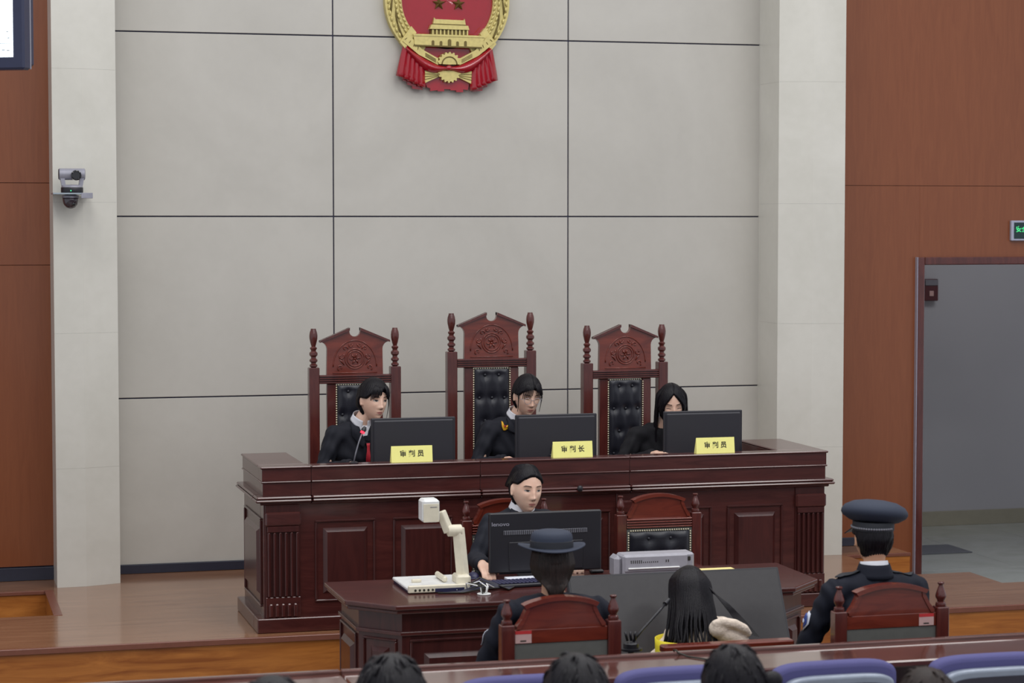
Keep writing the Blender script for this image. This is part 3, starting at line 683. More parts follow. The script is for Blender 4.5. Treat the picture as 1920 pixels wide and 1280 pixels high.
def arm_chair(loc, rz, W, zp, fh, label, sticker=None, group='low carved armchairs'):
    """low chair: turned finials, arched crest, reeded rail, tufted leather pad; front faces -y"""
    c = tag(empty('carved_chair', loc, rz), label, 'chair', group); px = W / 2 - .0285; inn = px - .0285
    for sd in (-1, 1):
        p = boxo('post', M_MAHC, c, sd * px - .0285, sd * px + .0285, -.0285, .0285, 0, zp, b=0.004)
        MB().lathe(finial2(fh, 0.024), (sd * px, 0, zp), 18).build('finial', M_MAHC, p, 40)
    zr = zp - .022; zl = zr - .06
    rl = boxo('rail', M_MAHR, c, -inn, inn, -.016, .016, zl, zr, b=0.003)
    for k in range(4): boxo('reed', M_MAHR, rl, -inn, inn, -.032, -.014, zl + .004 + k * .0142, zl + .0125 + k * .0142, b=0.0035)
    hb, ht, zc, za = inn * .95, inn * .74, .104, .134
    arc = [(ht * (1 - k / 8), zr + zc + (za - zc) * (1 - (1 - k / 8) ** 2)) for k in range(17)]
    out = [(-hb, zr), (hb, zr), (hb * .97, zr + .012), (hb * .86, zr + zc * .38), (ht * .98, zr + zc * .72)] + arc + [(-ht * .98, zr + zc * .72), (-hb * .86, zr + zc * .38), (-hb * .97, zr + .012)]
    cr = MB().prism(out, -.014, .014).build('crest', M_MAHR, c)
    cap = [(x * 1.09, z - (.002 if abs(x) > ht * .95 else 0)) for x, z in arc]; cap2 = [(x * 1.02, z - .017) for x, z in arc]
    MB().prism(cap + cap2[::-1], -.028, .026).build('crest_cap', M_MAHR, cr)
    for sd in (-1, 1):
        q = [(sd * (hb - .016), zr + .002), (sd * hb, zr + .002), (sd * hb, zr + .014), (sd * hb * .885, zr + zc * .42), (sd * ht * 1.02, zr + zc * .78), (sd * ht * 1.0, zr + zc * .98), (sd * (ht - .014), zr + zc * .98), (sd * (ht - .012), zr + zc * .7), (sd * (hb * .885 - .014), zr + zc * .36)]
        MB().prism(q[::sd], -.022, .02).build('crest_side', M_MAHR, cr)
    boxo('back_board', plain('grey_green_backing', (92, 92, 88), 0.7) if 'grey_green_backing' not in MATS else MATS['grey_green_backing'], c, -inn, inn, -.024, .012, .5, zl, b=0.002)
    zb2 = zl - .006; bt = []
    for k in range(2): bt += [(x, zb2 - .05 - k * .19) for x in (-.065, .065)] + [(x, zb2 - .145 - k * .19) for x in (-.12, 0, .12)]
    tufted(c, inn - .014, .5, zb2 - .008, -.022, .022, [b for b in bt if b[1] > .53])
    studs(c, inn - .010, .51, zb2 - .004, -.0275, .0135)
    boxo('seat', M_LEATHER, c, -inn - .01, inn + .01, -.46, -.02, .41, .47, b=0.02); boxo('seat_frame', M_MAHC, c, -inn - .02, inn + .02, -.47, .02, .35, .41, b=0.006)
    legs4(c, px, .44, .35, M_MAHC)
    for sd in (-1, 1):
        boxo('armrest', M_MAHC, c, sd * px - .026, sd * px + .026, -.42, -.02, .64, .67, b=0.01); boxo('arm_post', M_MAHC, c, sd * px - .018, sd * px + .018, -.4, -.36, .41, .64, b=0.004)
    if sticker is not None:
        s_ = boxo('asset_sticker', M_STICKW, c, sticker - .035, sticker + .035, .016, .0175, zl + .004, zl + .056, b=0); boxo('sticker_band', M_STICKR, s_, sticker - .035, sticker + .035, .0174, .0182, zl + .042, zl + .056, b=0)
        boxo('sticker_code', M_INK, s_, sticker - .012, sticker + .014, .0174, .018, zl + .01, zl + .016, b=0)
    return c
arm_chair((4.035, 11.72, 0), 0, 0.500, 0.965, 0.105, 'empty low carved chair with black tufted back beside the clerk')
arm_chair((3.145, 11.72, 0), 0, 0.500, 0.965, 0.105, 'low carved chair the clerk is sitting on')
arm_chair((2.606, 8.82, 0), R(180), 0.522, 0.928, 0.105, 'low carved chair under the officer in the brimmed hat, seen from behind', sticker=0.165)
arm_chair((4.108, 8.82, 0), R(180), 0.540, 0.915, 0.108, 'low carved chair under the officer in the peaked cap, seen from behind', sticker=-0.165)

# ------------------------------------------------------------------ things on the bench
def monitor(loc, W, Hh, z0, zt, label, name='computer_monitor', rz=0.0, group=None):
    m = tag(empty(name, loc, rz), label, 'monitor', group)
    boxo('shell', M_BACKP, m, -W / 2, W / 2, 0, .022, z0, zt, b=0.004); bk = boxo('back_cover', M_BACKP, m, -W * .475, W * .475, -.012, .004, z0 + .008, zt - .012, b=0.012)
    boxo('screen', M_SCREEN, m, -W / 2 + .012, W / 2 - .012, .0215, .0235, z0 + .015, zt - .012, b=0)
    boxo('neck', M_BLACKP, m, -.035, .035, -.03, -.004, 0.01, z0 + .1, b=0.005)
    MB().lathe([(.11, 0), (.115, .004), (.11, .012)], (0, -.005, 0), 28, 1, .75).build('foot', M_BLACKP, m, 40)
    return m
ZW = 1.10
for x, t in ((2.849, 'black monitor in front of the judge with the microphone, seen from the back'), (3.727, 'black monitor in front of the judge in glasses, seen from the back'), (4.662, 'black monitor in front of the judge with long loose hair, seen from the back')):
    m = monitor((x, 12.7, ZW), .507, .3, .055, .346, t, group='monitors on the bench')
    boxo('port_label', M_GREYP, m, .12, .2, -.003, .001, .075, .088, b=0)
    boxo('hinge_cover', M_BLACKP, m, -.05, .05, -.03, -.02, .07, .11, b=0.004)
def plate(x, y, words_, label):
    n = tag(empty('name_plate', (x, y, 1.232)), label, 'name plate', 'yellow name plates on the bench'); hw = .120
    prof = [(0, 0), (.012, .092), (.045, 0)]
    card = MB().prism(prof, -hw, hw, 'YZ').build('card', M_YELLOWC, n)
    ang = math.atan2(.012, .092)
    lettering(words_, .040, M_INK, n, (0, .0055, .046), (R(90) - ang, 0, 0), bold=0.0007)
    return n
plate(2.745, 12.275, '审 判 员', 'yellow name plate in front of the judge with the microphone'); plate(3.703, 12.275, '审 判 长', 'yellow name plate in front of the judge in glasses'); plate(4.585, 12.275, '审 判 员', 'yellow name plate in front of the judge with long loose hair')
mc = tag(empty('gooseneck_microphone', (2.41, 12.29, 1.232)), 'thin gooseneck microphone with a glowing red ring on the bench', 'microphone')
MB().lathe([(.026, 0), (.026, .006), (.012, .012)], n=20).build('base', M_BLACKP, mc, 40)
MB().tube([(0, 0, .01), (.012, .002, .06), (.03, .004, .12), (.05, .008, .17)], .0042, 8).build('stem', M_GREYP, mc, 180)
MB().tube([(.05, .008, .17), (.055, .009, .18)], [.0125, .0125], 16).build('light_ring', M_REDLED, mc, 60)
MB().tube([(.055, .009, .18), (.062, .012, .192), (.07, .016, .204)], [.013, .015, .008], 14).build('head', M_BLACKP, mc, 60)

# ------------------------------------------------------------------ clerk's table
tb = tag(empty('clerk_table', (3.26, 10.7, 0)), 'dark mahogany table with cut corners in front of the bench', 'table')
OUT = [(2.02, 11.10), (2.02, 10.54), (2.226, 10.315), (4.285, 10.315), (4.50, 10.54), (4.50, 11.10)]
def inset(poly, d):
    cx, cy = 3.26, 10.75; return [(x + (d if x < cx else -d) * (0.6 if 2.1 < x < 4.4 else 1), y + (d if y < 10.4 else (d * .5 if y < 10.9 else -d))) for x, y in poly]
L0 = tb.location
def ploc(poly): return [(x - L0.x, y - L0.y) for x, y in poly]
bevel(MB().prism(ploc(OUT), .735, .76, 'XY').build('top', M_MAH, tb), .006)
bevel(MB().prism(ploc(inset(OUT, .012)), .715, .735, 'XY').build('top_moulding', M_MAH, tb), .006)
B1 = inset(OUT, .075)
MB().prism(ploc(B1), .06, .715, 'XY').build('body', M_MAHV, tb); bevel(MB().prism(ploc(inset(OUT, .055)), 0, .06, 'XY').build('plinth', M_MAH, tb), .005)
bevel(MB().prism(ploc(inset(OUT, .06)), .60, .62, 'XY').build('bead', M_MAH, tb), .004)
for k in range(3):
    x0 = 2.30 + k * .66; raised_panel(tb, Matrix.Translation((x0 + .30 - L0.x, 10.39 - L0.y, .36)), .58, .44, M_MAHV, .07)
for sd, (p, q) in ((1, (B1[1], B1[2])), (-1, (B1[3], B1[4]))):
    mx_, my_ = (p[0] + q[0]) / 2, (p[1] + q[1]) / 2; ang = math.atan2(q[1] - p[1], q[0] - p[0])
    raised_panel(tb, Matrix.Translation((mx_ - L0.x, my_ - L0.y, .36)) @ Matrix.Rotation(ang, 4, 'Z'), .2, .44, M_MAHV, .045)
for x, a in ((B1[0][0], -90), (B1[5][0], 90)): raised_panel(tb, Matrix.Translation((x - L0.x, 10.82 - L0.y, .36)) @ Matrix.Rotation(R(a), 4, 'Z'), .4, .44, M_MAHV, .06)

T = .76
dc = tag(empty('document_camera', (2.52, 10.81, T)), 'ivory document camera with a folded arm on the clerk\'s table', 'document camera')
def bl(nm, m, *a, b=0.004, parent=None): return boxo(nm, m, parent or dc, *a, b=b)
bs = bl('base', M_WHITEP, -.165, .15, -.17, .19, .012, .028, b=.004); bl('underside', M_NAVYP, -.16, .145, -.165, .185, 0, .012, b=.002)
fr = bl('port_strip', M_IVORY, -.165, .15, -.19, -.168, .004, .04, b=.004)
for k in range(5): MB().lathe([(.006, 0), (.006, .003)], n=10, M=Matrix.Translation((-.13 + k * .022, -.1895, .018)) @ Matrix.Rotation(R(90), 4, 'X')).build('port', M_INK, fr)
bl('connector_panel', M_NAVYP, -.03, .12, -.192, -.186, .006, .024, b=.001)
bl('stage_clip', M_IVORY, -.11, -.06, -.02, .0, .028, .045); bl('lamp_arm', M_IVORY, .04, .065, -.06, .12, .03, .06, b=.008)
bl('hinge_block', M_IVORY, .10, .175, -.11, .0, .02, .07, b=.01)
def slant(nm, p, q, wx, wy, m=M_IVORY):
    o = MB().tube([p, q], [(wx, wy), (wx * .95, wy * .95)], 4).build(nm, m, dc); bevel(o, .006); return o
slant('lower_arm', (.148, -.05, .04), (.128, -.03, .30), .036, .03)
MB().lathe([(.028, -.035), (.03, -.03), (.03, .03), (.028, .035)], n=20, M=Matrix.Translation((.108, -.03, .287)) @ Matrix.Rotation(R(90), 4, 'Y')).build('elbow', M_IVORY, dc, 40)
slant('upper_arm', (.08, -.03, .28), (.04, -.02, .385), .03, .024)
hd = bl('camera_head', M_WHITEP, -.065, .025, -.065, .035, .335, .452, b=.012)
bl('head_plate', M_IVORY, -.06, .02, -.067, -.064, .338, .43, b=.002, parent=hd); bl('marking', M_GREYP, -.025, .01, -.0685, -.0665, .412, .415, b=0, parent=hd)

ms = tag(empty('computer_mouse', (2.79, 11.03, T)), 'dark blue computer mouse under the clerk\'s hand', 'mouse'); MB().ball((0, 0, .0), (.03, .05, .03), 16, 10).box(-.03, .03, -.05, .05, -.001, .004, .003).build('shell', M_NAVYP, ms, 60)
MB().ball((0, .02, .026), (.004, .01, .006), 8, 6).build('wheel', M_GREYP, ms, 180)
ms.location.z = T + .001
kb = tag(empty('keyboard', (2.93, 10.735, T), R(4)), 'black keyboard lying in front of the clerk\'s monitor', 'keyboard')
boxo('case', M_BLACKP, kb, -.2, .2, -.07, .07, 0, .02, b=.006); km = MB()
for r_ in range(5):
    for k in range(18): km.box(-.19 + k * .0212, -.19 + k * .0212 + .017, -.058 + r_ * .0235, -.058 + r_ * .0235 + .019, .02, .027, .002)
o = km.build('keys', M_NAVYP, kb); o['kind'] = 'stuff'
pp = tag(boxo('paper_sheet', M_PAPER, None, 2.93, 3.19, 10.815, 10.935, T, T + .014, b=.001), 'white paper edge under the clerk\'s monitor', 'paper')
cg = tag(empty('cable_grommet', (2.715, 10.52, T)), 'white ringed cable hole with dark cables in the table top', 'cable grommet')
MB().lathe([(.03, 0), (.034, .002), (.034, .006), (.03, .007), (.026, .005)], n=24).build('ring', M_WHITEP, cg, 40)
for k in range(5):
    a = k * 1.3; MB().tube([(.012 * math.cos(a), .012 * math.sin(a), .004), (.02 * math.cos(a), .02 * math.sin(a), .04), (.07 * math.cos(a * .7 + 1.2), .05 + .02 * k, .045), (.12 * math.cos(a * .5 + .8), .1, .012)], .0035, 6).build('cable', M_INK if k % 2 else M_WHITEP, cg, 180)
cb = tag(empty('signal_cable', (2.6, 10.6, T)), 'tangle of dark cables between document camera and monitor', 'cable')
for k in range(7):
    MB().tube([(-.1 + .03 * k, .0 + .01 * k, .004), (.02, -.03 + .012 * k, .006), (.14, -.02 + .02 * k, .02 + .006 * k), (.26, .05 - .01 * k, .008), (.42, .12 + .02 * k, .006)], .004, 6).build('strand', M_NAVYP if k % 2 else M_INK, cb, 180)

cm = tag(empty('clerk_monitor', (3.158, 10.95, T)), 'large black monitor with a ribbed vent on the clerk\'s table, seen from the back', 'monitor')
boxo('shell', M_BLACKP, cm, -.303, .301, .0, .03, .03, .342, b=.006); boxo('screen', M_SCREEN, cm, -.29, .288, .0295, .031, .05, .33, b=0)
boxo('back_cover', M_BLACKP, cm, -.2, .2, -.006, .002, .04, .19, b=.005)
vt = boxo('vent', M_GREYP, cm, -.228, .222, -.002, .003, .228, .25, b=.001)
for k in range(44): boxo('vent_slat', M_BLACKP, vt, -.226 + k * .0102, -.222 + k * .0102, -.004, -.001, .229, .249, b=0)
lettering('lenovo', .028, M_SILVER, cm, (-.245, -.0008, .284), bold=0.0003, spread=1.25)
boxo('neck', M_BLACKP, cm, -.05, .05, .0, .03, .008, .12, b=.006); boxo('foot', M_BLACKP, cm, -.13, .13, -.01, .1, 0, .01, b=.004)

pr_ = tag(empty('printer', (3.69, 10.90, T)), 'grey-white printer standing behind the big screen on the table', 'printer')
boxo('body', M_PRINT, pr_, -.175, .215, -.14, -.02, .004, .128, b=.010); sb = boxo('side_cover', M_PRINT, pr_, -.215, -.175, -.13, -.02, .004, .124, b=.018)
rr = MB(); fc = boxo('rear_panel', M_PRINT, pr_, -.165, .175, -.148, -.138, .04, .12, b=.004)
for k in range(14): boxo('vent_slot', M_INK, fc, -.135 + k * .011, -.131 + k * .011, -.1495, -.147, .084 if k < 6 else .086, .1 if k < 6 else .092, b=0)
for k in range(2): boxo('vent_slot', M_INK, fc, .055 + k * .012, .059 + k * .012, -.1495, -.147, .086, .098, b=0)
boxo('tray_lip', M_WHITEP, pr_, -.15, .13, -.158, -.138, .054, .062, b=.003); boxo('handle_notch', M_INK, pr_, .178, .192, -.146, -.139, .088, .11, b=.002)
pa = tag(boxo('document_sheet', M_CREAMP, None, 3.93, 4.19, 10.72, 10.98, T, T + .006, b=.001), 'cream papers lying on the table beside the printer', 'paper')
pa2 = tag(boxo('desk_cable_box', M_BLACKP, None, 3.42, 3.49, 11.0, 11.05, T, T + .018, b=.006), 'small black box lying behind the clerk\'s monitor', 'box')

# ------------------------------------------------------------------ big screen in front of the table
tvl = tag(empty('floor_display', (3.475, 9.73, 0)), 'large black flat screen leaning back in front of the clerk\'s table', 'display')
Mt = Matrix.Translation((0, -.155, .385)) @ Matrix.Rotation(R(-27), 4, 'X')
MB().box(-.53, .53, 0, .035, 0, .63, .005).move(Mt).build('casing', M_BLACKP, tvl); MB().box(-.518, .518, -.002, .001, .02, .618, 0).move(Mt).build('screen', M_TVSCR, tvl)
for sd in (-1, 1): MB().tube([(sd * .35, .16, .8), (sd * .35, .24, 0.012)], .014, 10).tube([(sd * .35, -.08, .46), (sd * .35, -.14, .012)], .014, 10).build('stand_leg', M_BLACKP, tvl, 60)
MB().tube([(-.35, -.10, .36), (.35, -.10, .36)], .014, 10).build('stand_bar', M_BLACKP, tvl, 60)

# ------------------------------------------------------------------ dock seat of the defendant, its microphone
dk = tag(empty('dock_chair', (3.445, 9.07, 0)), 'plain red mahogany dock seat under the person with bowed head', 'chair')
boxo('top_rail', M_MAHR, dk, -.305, .305, -.035, .03, .722, .756, b=.006); boxo('back_panel', M_MAHC, dk, -.285, .285, -.012, .012, .35, .722, b=.003)
for sd in (-1, 1):
    boxo('post', M_MAHC, dk, sd * .28 - .022, sd * .28 + .022, -.024, .024, 0, .722, b=.004); boxo('leg', M_MAHC, dk, sd * .28 - .022, sd * .28 + .022, .42, .465, 0, .4, b=.004)
boxo('seat', M_MAHC, dk, -.3, .3, 0.01, .47, .40, .44, b=.006)
ds = tag(empty('microphone_stand', (3.06, 9.25, 0)), 'slim dark stand left of the bowed person carrying a microphone', 'stand')
MB().lathe([(.13, 0), (.13, .012), (.02, .025), (.014, .03), (.014, .70), (.05, .705), (.05, .715)], n=24).build('pole', M_BLACKP, ds, 40)
dmc = tag(empty('dock_microphone', (3.06, 9.25, .715)), 'black gooseneck microphone reaching toward the bowed person', 'microphone')
MB().lathe([(.034, 0), (.034, .02), (.024, .028)], n=20, sx=1, sy=1).build('base', M_BLACKP, dmc, 40)
for k in range(3): MB().tube([(-.02 + .018 * k, -.01, .035), (-.028 + .02 * k, -.015, .06), (-.03 + .024 * k, -.012, .075)], .006, 6).build('plug', M_BLACKP, dmc, 180)
MB().tube([(.01, 0, .03), (.06, .02, .075), (.11, .04, .115), (.15, .06, .145), (.19, .09, .172)], [.007, .006, .006, .006, .006], 8).build('stem', M_BLACKP, dmc, 180)
MB().tube([(.19, .09, .172), (.215, .11, .188)], [.012, .009], 12).build('head', M_BLACKP, dmc, 60)

# ------------------------------------------------------------------ long front table and the seats behind it
lt = tag(empty('front_table', (3.2, 8.36, 0)), 'long polished mahogany table across the foot of the picture', 'table')
sl_ = 8.36
for a, b in ((-4.2, -1.6), (-1.598, 1.455), (1.457, 5.4)):
    boxo('back_lip', M_POLISH, lt, a, b, .085, .115, .78, .852, b=.005); boxo('top', M_POLISH, lt, a, b, -.25, .085, .81, .838, b=.006)
    boxo('front_board', M_MAHV, lt, a, b, .06, .085, 0, .81, b=.002)
for x in (-4.1, -2.9, -1.5, -.1, 1.3, 2.7, 4.1, 5.2): boxo('support', M_MAHV, lt, x, x + .04, -.11, .06, 0, .81, b=.003)
MB().lathe([(.012, 0), (.014, .012), (.01, .022), (.005, .03)], (1.453, .1, .845), 12).build('fastener', M_BLACKP, lt, 60)
tc_ = tag(empty('thin_cable', (2.99, 8.4, .838)), 'thin dark cable hanging over the lip of the front table', 'cable')
MB().tube([(.0, .085, -.03), (.0, .082, .018), (.002, .06, .02), (.006, .04, .012), (.03, 0, .004), (.08, -.07, .004), (.12, -.15, .004)], .0035, 6).build('wire', M_INK, tc_, 180)

def theatre_seat(x, y, label, ztop):
    s_ = tag(empty('hall_seat', (x, y, 0)), label, 'seat', 'violet-blue hall seats')
    hw = .25
    def outline(hw, zt, z0, rr, arch):
        top = [(hw * math.copysign(abs(math.cos(t)) ** .45, math.cos(t)), zt - rr + rr * abs(math.sin(t)) ** .6) for t in [math.pi * k / 20 for k in range(21)]]
        return [(-hw * .93, z0), (hw * .93, z0)] + top
    bevel(MB().prism(outline(hw, ztop, .42, .075, 0), .0, .07).build('cushion', M_SEATB, s_, 40), .02, 3)
    bevel(MB().prism(outline(hw * .88, ztop - .042, .40, .06, 0), -.045, .0).build('shell', M_SEATG, s_, 40), .012, 3)
    MB().prism(outline(hw * .80, ztop - .072, .44, .05, 0), -.049, -.045).build('rear_inset', M_SEATD, s_, 40)
    boxo('seat_pad', M_SEATB, s_, -.24, .24, .07, .5, .40, .48, b=.03)
    for sd in (-1, 1): boxo('armrest', M_SEATD, s_, sd * .272 - .02, sd * .272 + .02, -.02, .32, .60, .63, b=.01); boxo('leg', M_SEATD, s_, sd * .272 - .018, sd * .272 + .018, 0.0, .25, 0, .60, b=.006)
    # the seat faces the stage: pad ahead of the back
    return s_
for x, zt, t in ((2.12, .967, 'violet-blue hall seat back behind the dark head below the brimmed hat, mostly out of frame'), (2.715, .967, 'violet-blue hall seat back between the two dark-haired heads'), (3.325, .957, 'violet-blue hall seat back directly below the peaked cap'), (3.972, .950, 'violet-blue hall seat back in the lower right corner')):
    theatre_seat(x, 7.6, t, zt)

# ------------------------------------------------------------------ people
def sstep(a, b, x):
    t = np.clip((x - a) / (b - a), 0, 1); return t * t * (3 - 2 * t)
def head_pts(d, face=True):
    """skull and face surface for unit directions d (n,3); face looks to -y, centre between the ears"""
    x, y, z = d[:, 0], d[:, 1], d[:, 2]
    low = np.clip(-z, 0, 1); front = y < 0
    px = 0.0735 * x * (1 - 0.30 * low ** 1.6)
    py = np.where(front, -0.092 * np.abs(y) ** 0.86 * (1 - 0.05 * low ** 2), 0.098 * y * (1 - 0.5 * low ** 1.3))
    py = py - np.where(z < -0.2, 0.018 * sstep(0.2, 1.0, low), 0)
    pz = 0.117 * z
    if face:
        g = lambda cx, cz, sx, sz: np.exp(-(((np.abs(px) if cx else px) - cx) / sx) ** 2 - ((pz - cz) / sz) ** 2)
        fr = sstep(0.0, 0.35, -y); dy = np.zeros_like(px)
        ridge = np.exp(-(px / 0.0085) ** 2) * sstep(0.028, -0.02, pz) * sstep(-0.052, -0.038, pz)
        dy -= 0.015 * ridge
        dy -= 0.010 * g(0, -0.034, 0.012, 0.010) + 0.006 * g(0.0125, -0.038, 0.007, 0.007)
        dy += 0.0095 * g(0.031, 0.004, 0.017, 0.0115)
        dy -= 0.0035 * g(0.031, 0.003, 0.011, 0.007)
        dy -= 0.003 * g(0.03, 0.025, 0.022, 0.007)
        dy -= 0.0045 * g(0.040, -0.026, 0.018, 0.020)
        dy -= 0.0065 * g(0, -0.060, 0.018, 0.0055) + 0.0065 * g(0, -0.0725, 0.016, 0.006)
        dy += 0.0045 * g(0, -0.066, 0.02, 0.0022)
        dy += 0.003 * g(0, -0.083, 0.018, 0.005)
        dy -= 0.009 * g(0, -0.1, 0.020, 0.013)
        py = py + dy * fr
    return np.stack([px, py, pz], 1)
def sph_dirs(nu, nv):
    az = np.arange(nu) / nu * 2 * np.pi; el = (np.arange(1, nv) / nv - .5) * np.pi
    A, E_ = np.meshgrid(az, el)
    d = np.stack([np.cos(E_) * np.sin(A), -np.cos(E_) * np.cos(A), np.sin(E_)], -1).reshape(-1, 3)
    d = np.vstack([[[0, 0, -1.0]], d, [[0, 0, 1.0]]])
    n = len(d) - 1; f = []
    for i in range(nu):
        f.append((0, 1 + (i + 1) % nu, 1 + i)); f.append((n, n - nu + i, n - nu + (i + 1) % nu))
    for j in range(nv - 2):
        a = 1 + j * nu
        for i in range(nu): f.append((a + i, a + (i + 1) % nu, a + nu + (i + 1) % nu, a + nu + i))
    return d, f, np.concatenate([[0], np.tile(az, nv - 1), [0]])
def hair_cap(zline, thick=0.014, w=0.006, bun=None, part=None, wav=0.0016):
    d, f, az = sph_dirs(120, 80)
    p = head_pts(d, False)
    a = np.abs((az + np.pi) % (2 * np.pi) - np.pi); sg = np.sign(d[:, 0])
    zl = zline(a, sg); m = sstep(-w, w, p[:, 2] - zl)
    strands = wav * (np.sin(az * 41 + 3 * np.sin(p[:, 2] * 60)) + .6 * np.sin(az * 67 + 1.3))
    t = thick * m - 0.014 * (1 - m) + strands * m * sstep(.118, .08, np.abs(p[:, 2]))
    if part is not None: t = t - 0.006 * np.exp(-((p[:, 0] - part) / 0.0035) ** 2) * (p[:, 1] < .02) * m
    n = p / np.linalg.norm(p, axis=1, keepdims=True)
    return MB().add(p + n * t[:, None], f)
def lock(mb, pts, r0, r1, flat=.55, n=6):
    k = len(pts); rr = []
    for i in range(k):
        u = i / (k - 1); r = r0 + (r1 - r0) * u; r *= (0.7 + .3 * math.sin(math.pi * min(1, u * 1.4 + .15))); rr.append((r, r * flat))
    P = [Vector(p) for p in pts]
    # smooth the path with a Catmull-Rom pass
    out = []; ro = []
    for i in range(k - 1):
        a, b, c, d_ = P[max(i - 1, 0)], P[i], P[i + 1], P[min(i + 2, k - 1)]
        for s in (0, .34, .67):
            out.append(.5 * ((2 * b) + (c - a) * s + (2 * a - 5 * b + 4 * c - d_) * s * s + (3 * b - a - 3 * c + d_) * s ** 3)); q = 1 - s
            ro.append((rr[i][0] * q + rr[i + 1][0] * s, rr[i][1] * q + rr[i + 1][1] * s))
    out.append(P[-1]); ro.append(rr[-1])
    mb.tube(out, ro, n)
def add_hand(mb, wrist, fwd, down, side, curl=.5, spread=1.0, s=1.0):
    """palm plus five bent fingers; side=+1 when the thumb lies toward fwd x down"""
    f = Vector(fwd).normalized(); dn = Vector(down); dn = (dn - f * dn.dot(f)).normalized(); lat = f.cross(dn) * side
    w_ = Vector(wrist)
    for k, (o, L) in enumerate(((.027, .078), (.009, .085), (-.010, .080), (-.027, .064))):
        base = w_ + f * .078 * s + lat * o * s
        mb.capsule(w_ + lat * o * .6 * s + f * .01 * s, base, .017 * s, .0115 * s, 10)
        p = base; ang = curl * .35; r = .0092 * s
        for seg, fr in enumerate((.46, .31, .23)):
            dirv = (f * math.cos(ang) + dn * math.sin(ang) + lat * o * 2.2 * spread).normalized(); q = p + dirv * L * fr * s
            mb.capsule(p, q, r, r * .9, 10); p = q; r *= .9; ang += curl * .6
    p = w_ + f * .022 * s + lat * .022 * s; q = p + (f * .6 + lat * .75 + dn * .25).normalized() * .042 * s
    mb.capsule(p, q, .013 * s, .011 * s, 10); mb.capsule(q, q + (f * .95 + lat * .2 + dn * .2).normalized() * .032 * s, .0105 * s, .009 * s, 10)

def patch(parent, name, m, bvh, M, outline, off=0.0015, rings=5, thick=0.0, dist=.3):
    """lay a star-shaped outline (in the x-z plane of frame M, seen from -y) onto a surface"""
    o2 = np.array(outline, float); c = o2.mean(0); n = len(o2); vs_ = []; fs_ = []
    dr = (M.to_3x3() @ Vector((0, 1, 0))).normalized()
    def hit(x, z):
        o_ = M @ Vector((x, -dist, z)); h = bvh.ray_cast(o_, dr)
        if h[0] is None: return None
        nrm = h[1] if h[1].dot(dr) < 0 else -h[1]
        return h[0] - dr * off * .5 + nrm * off
    h0 = hit(*c)
    if h0 is None: return None
    vs_.append(tuple(h0)); last = h0
    for k in range(1, rings + 1):
        for i in range(n):
            q = c + (o2[i] - c) * k / rings; h = hit(*q)
            if h is None or (h - last).length > .12: h = Vector(vs_[-n] if k > 1 else vs_[0])
            vs_.append(tuple(h))
    for i in range(n): fs_.append((0, 1 + i, 1 + (i + 1) % n))
    for k in range(rings - 1):
        a = 1 + k * n
        for i in range(n): fs_.append((a + i, a + n + i, a + n + (i + 1) % n, a + (i + 1) % n))
    o = MB().add(vs_, fs_).build(name, m, parent, 180)
    if thick:
        sd = o.modifiers.new('t', 'SOLIDIFY'); sd.thickness = thick; sd.offset = 1
    return o
def oval(cx, cz, rx, rz, n=16, rot=0.0, p=1.0):
    return [(cx + rx * math.copysign(abs(math.cos(t)) ** p, math.cos(t)) * math.cos(rot) - rz * math.sin(t) * math.sin(rot), cz + rz * math.sin(t) * math.cos(rot) + rx * math.cos(t) * math.sin(rot)) for t in [2 * math.pi * k / n for k in range(n)]]
def densify(p, n=6): return [(p[i][0] + (p[(i + 1) % len(p)][0] - p[i][0]) * k / n, p[i][1] + (p[(i + 1) % len(p)][1] - p[i][1]) * k / n) for i in range(len(p)) for k in range(n)]

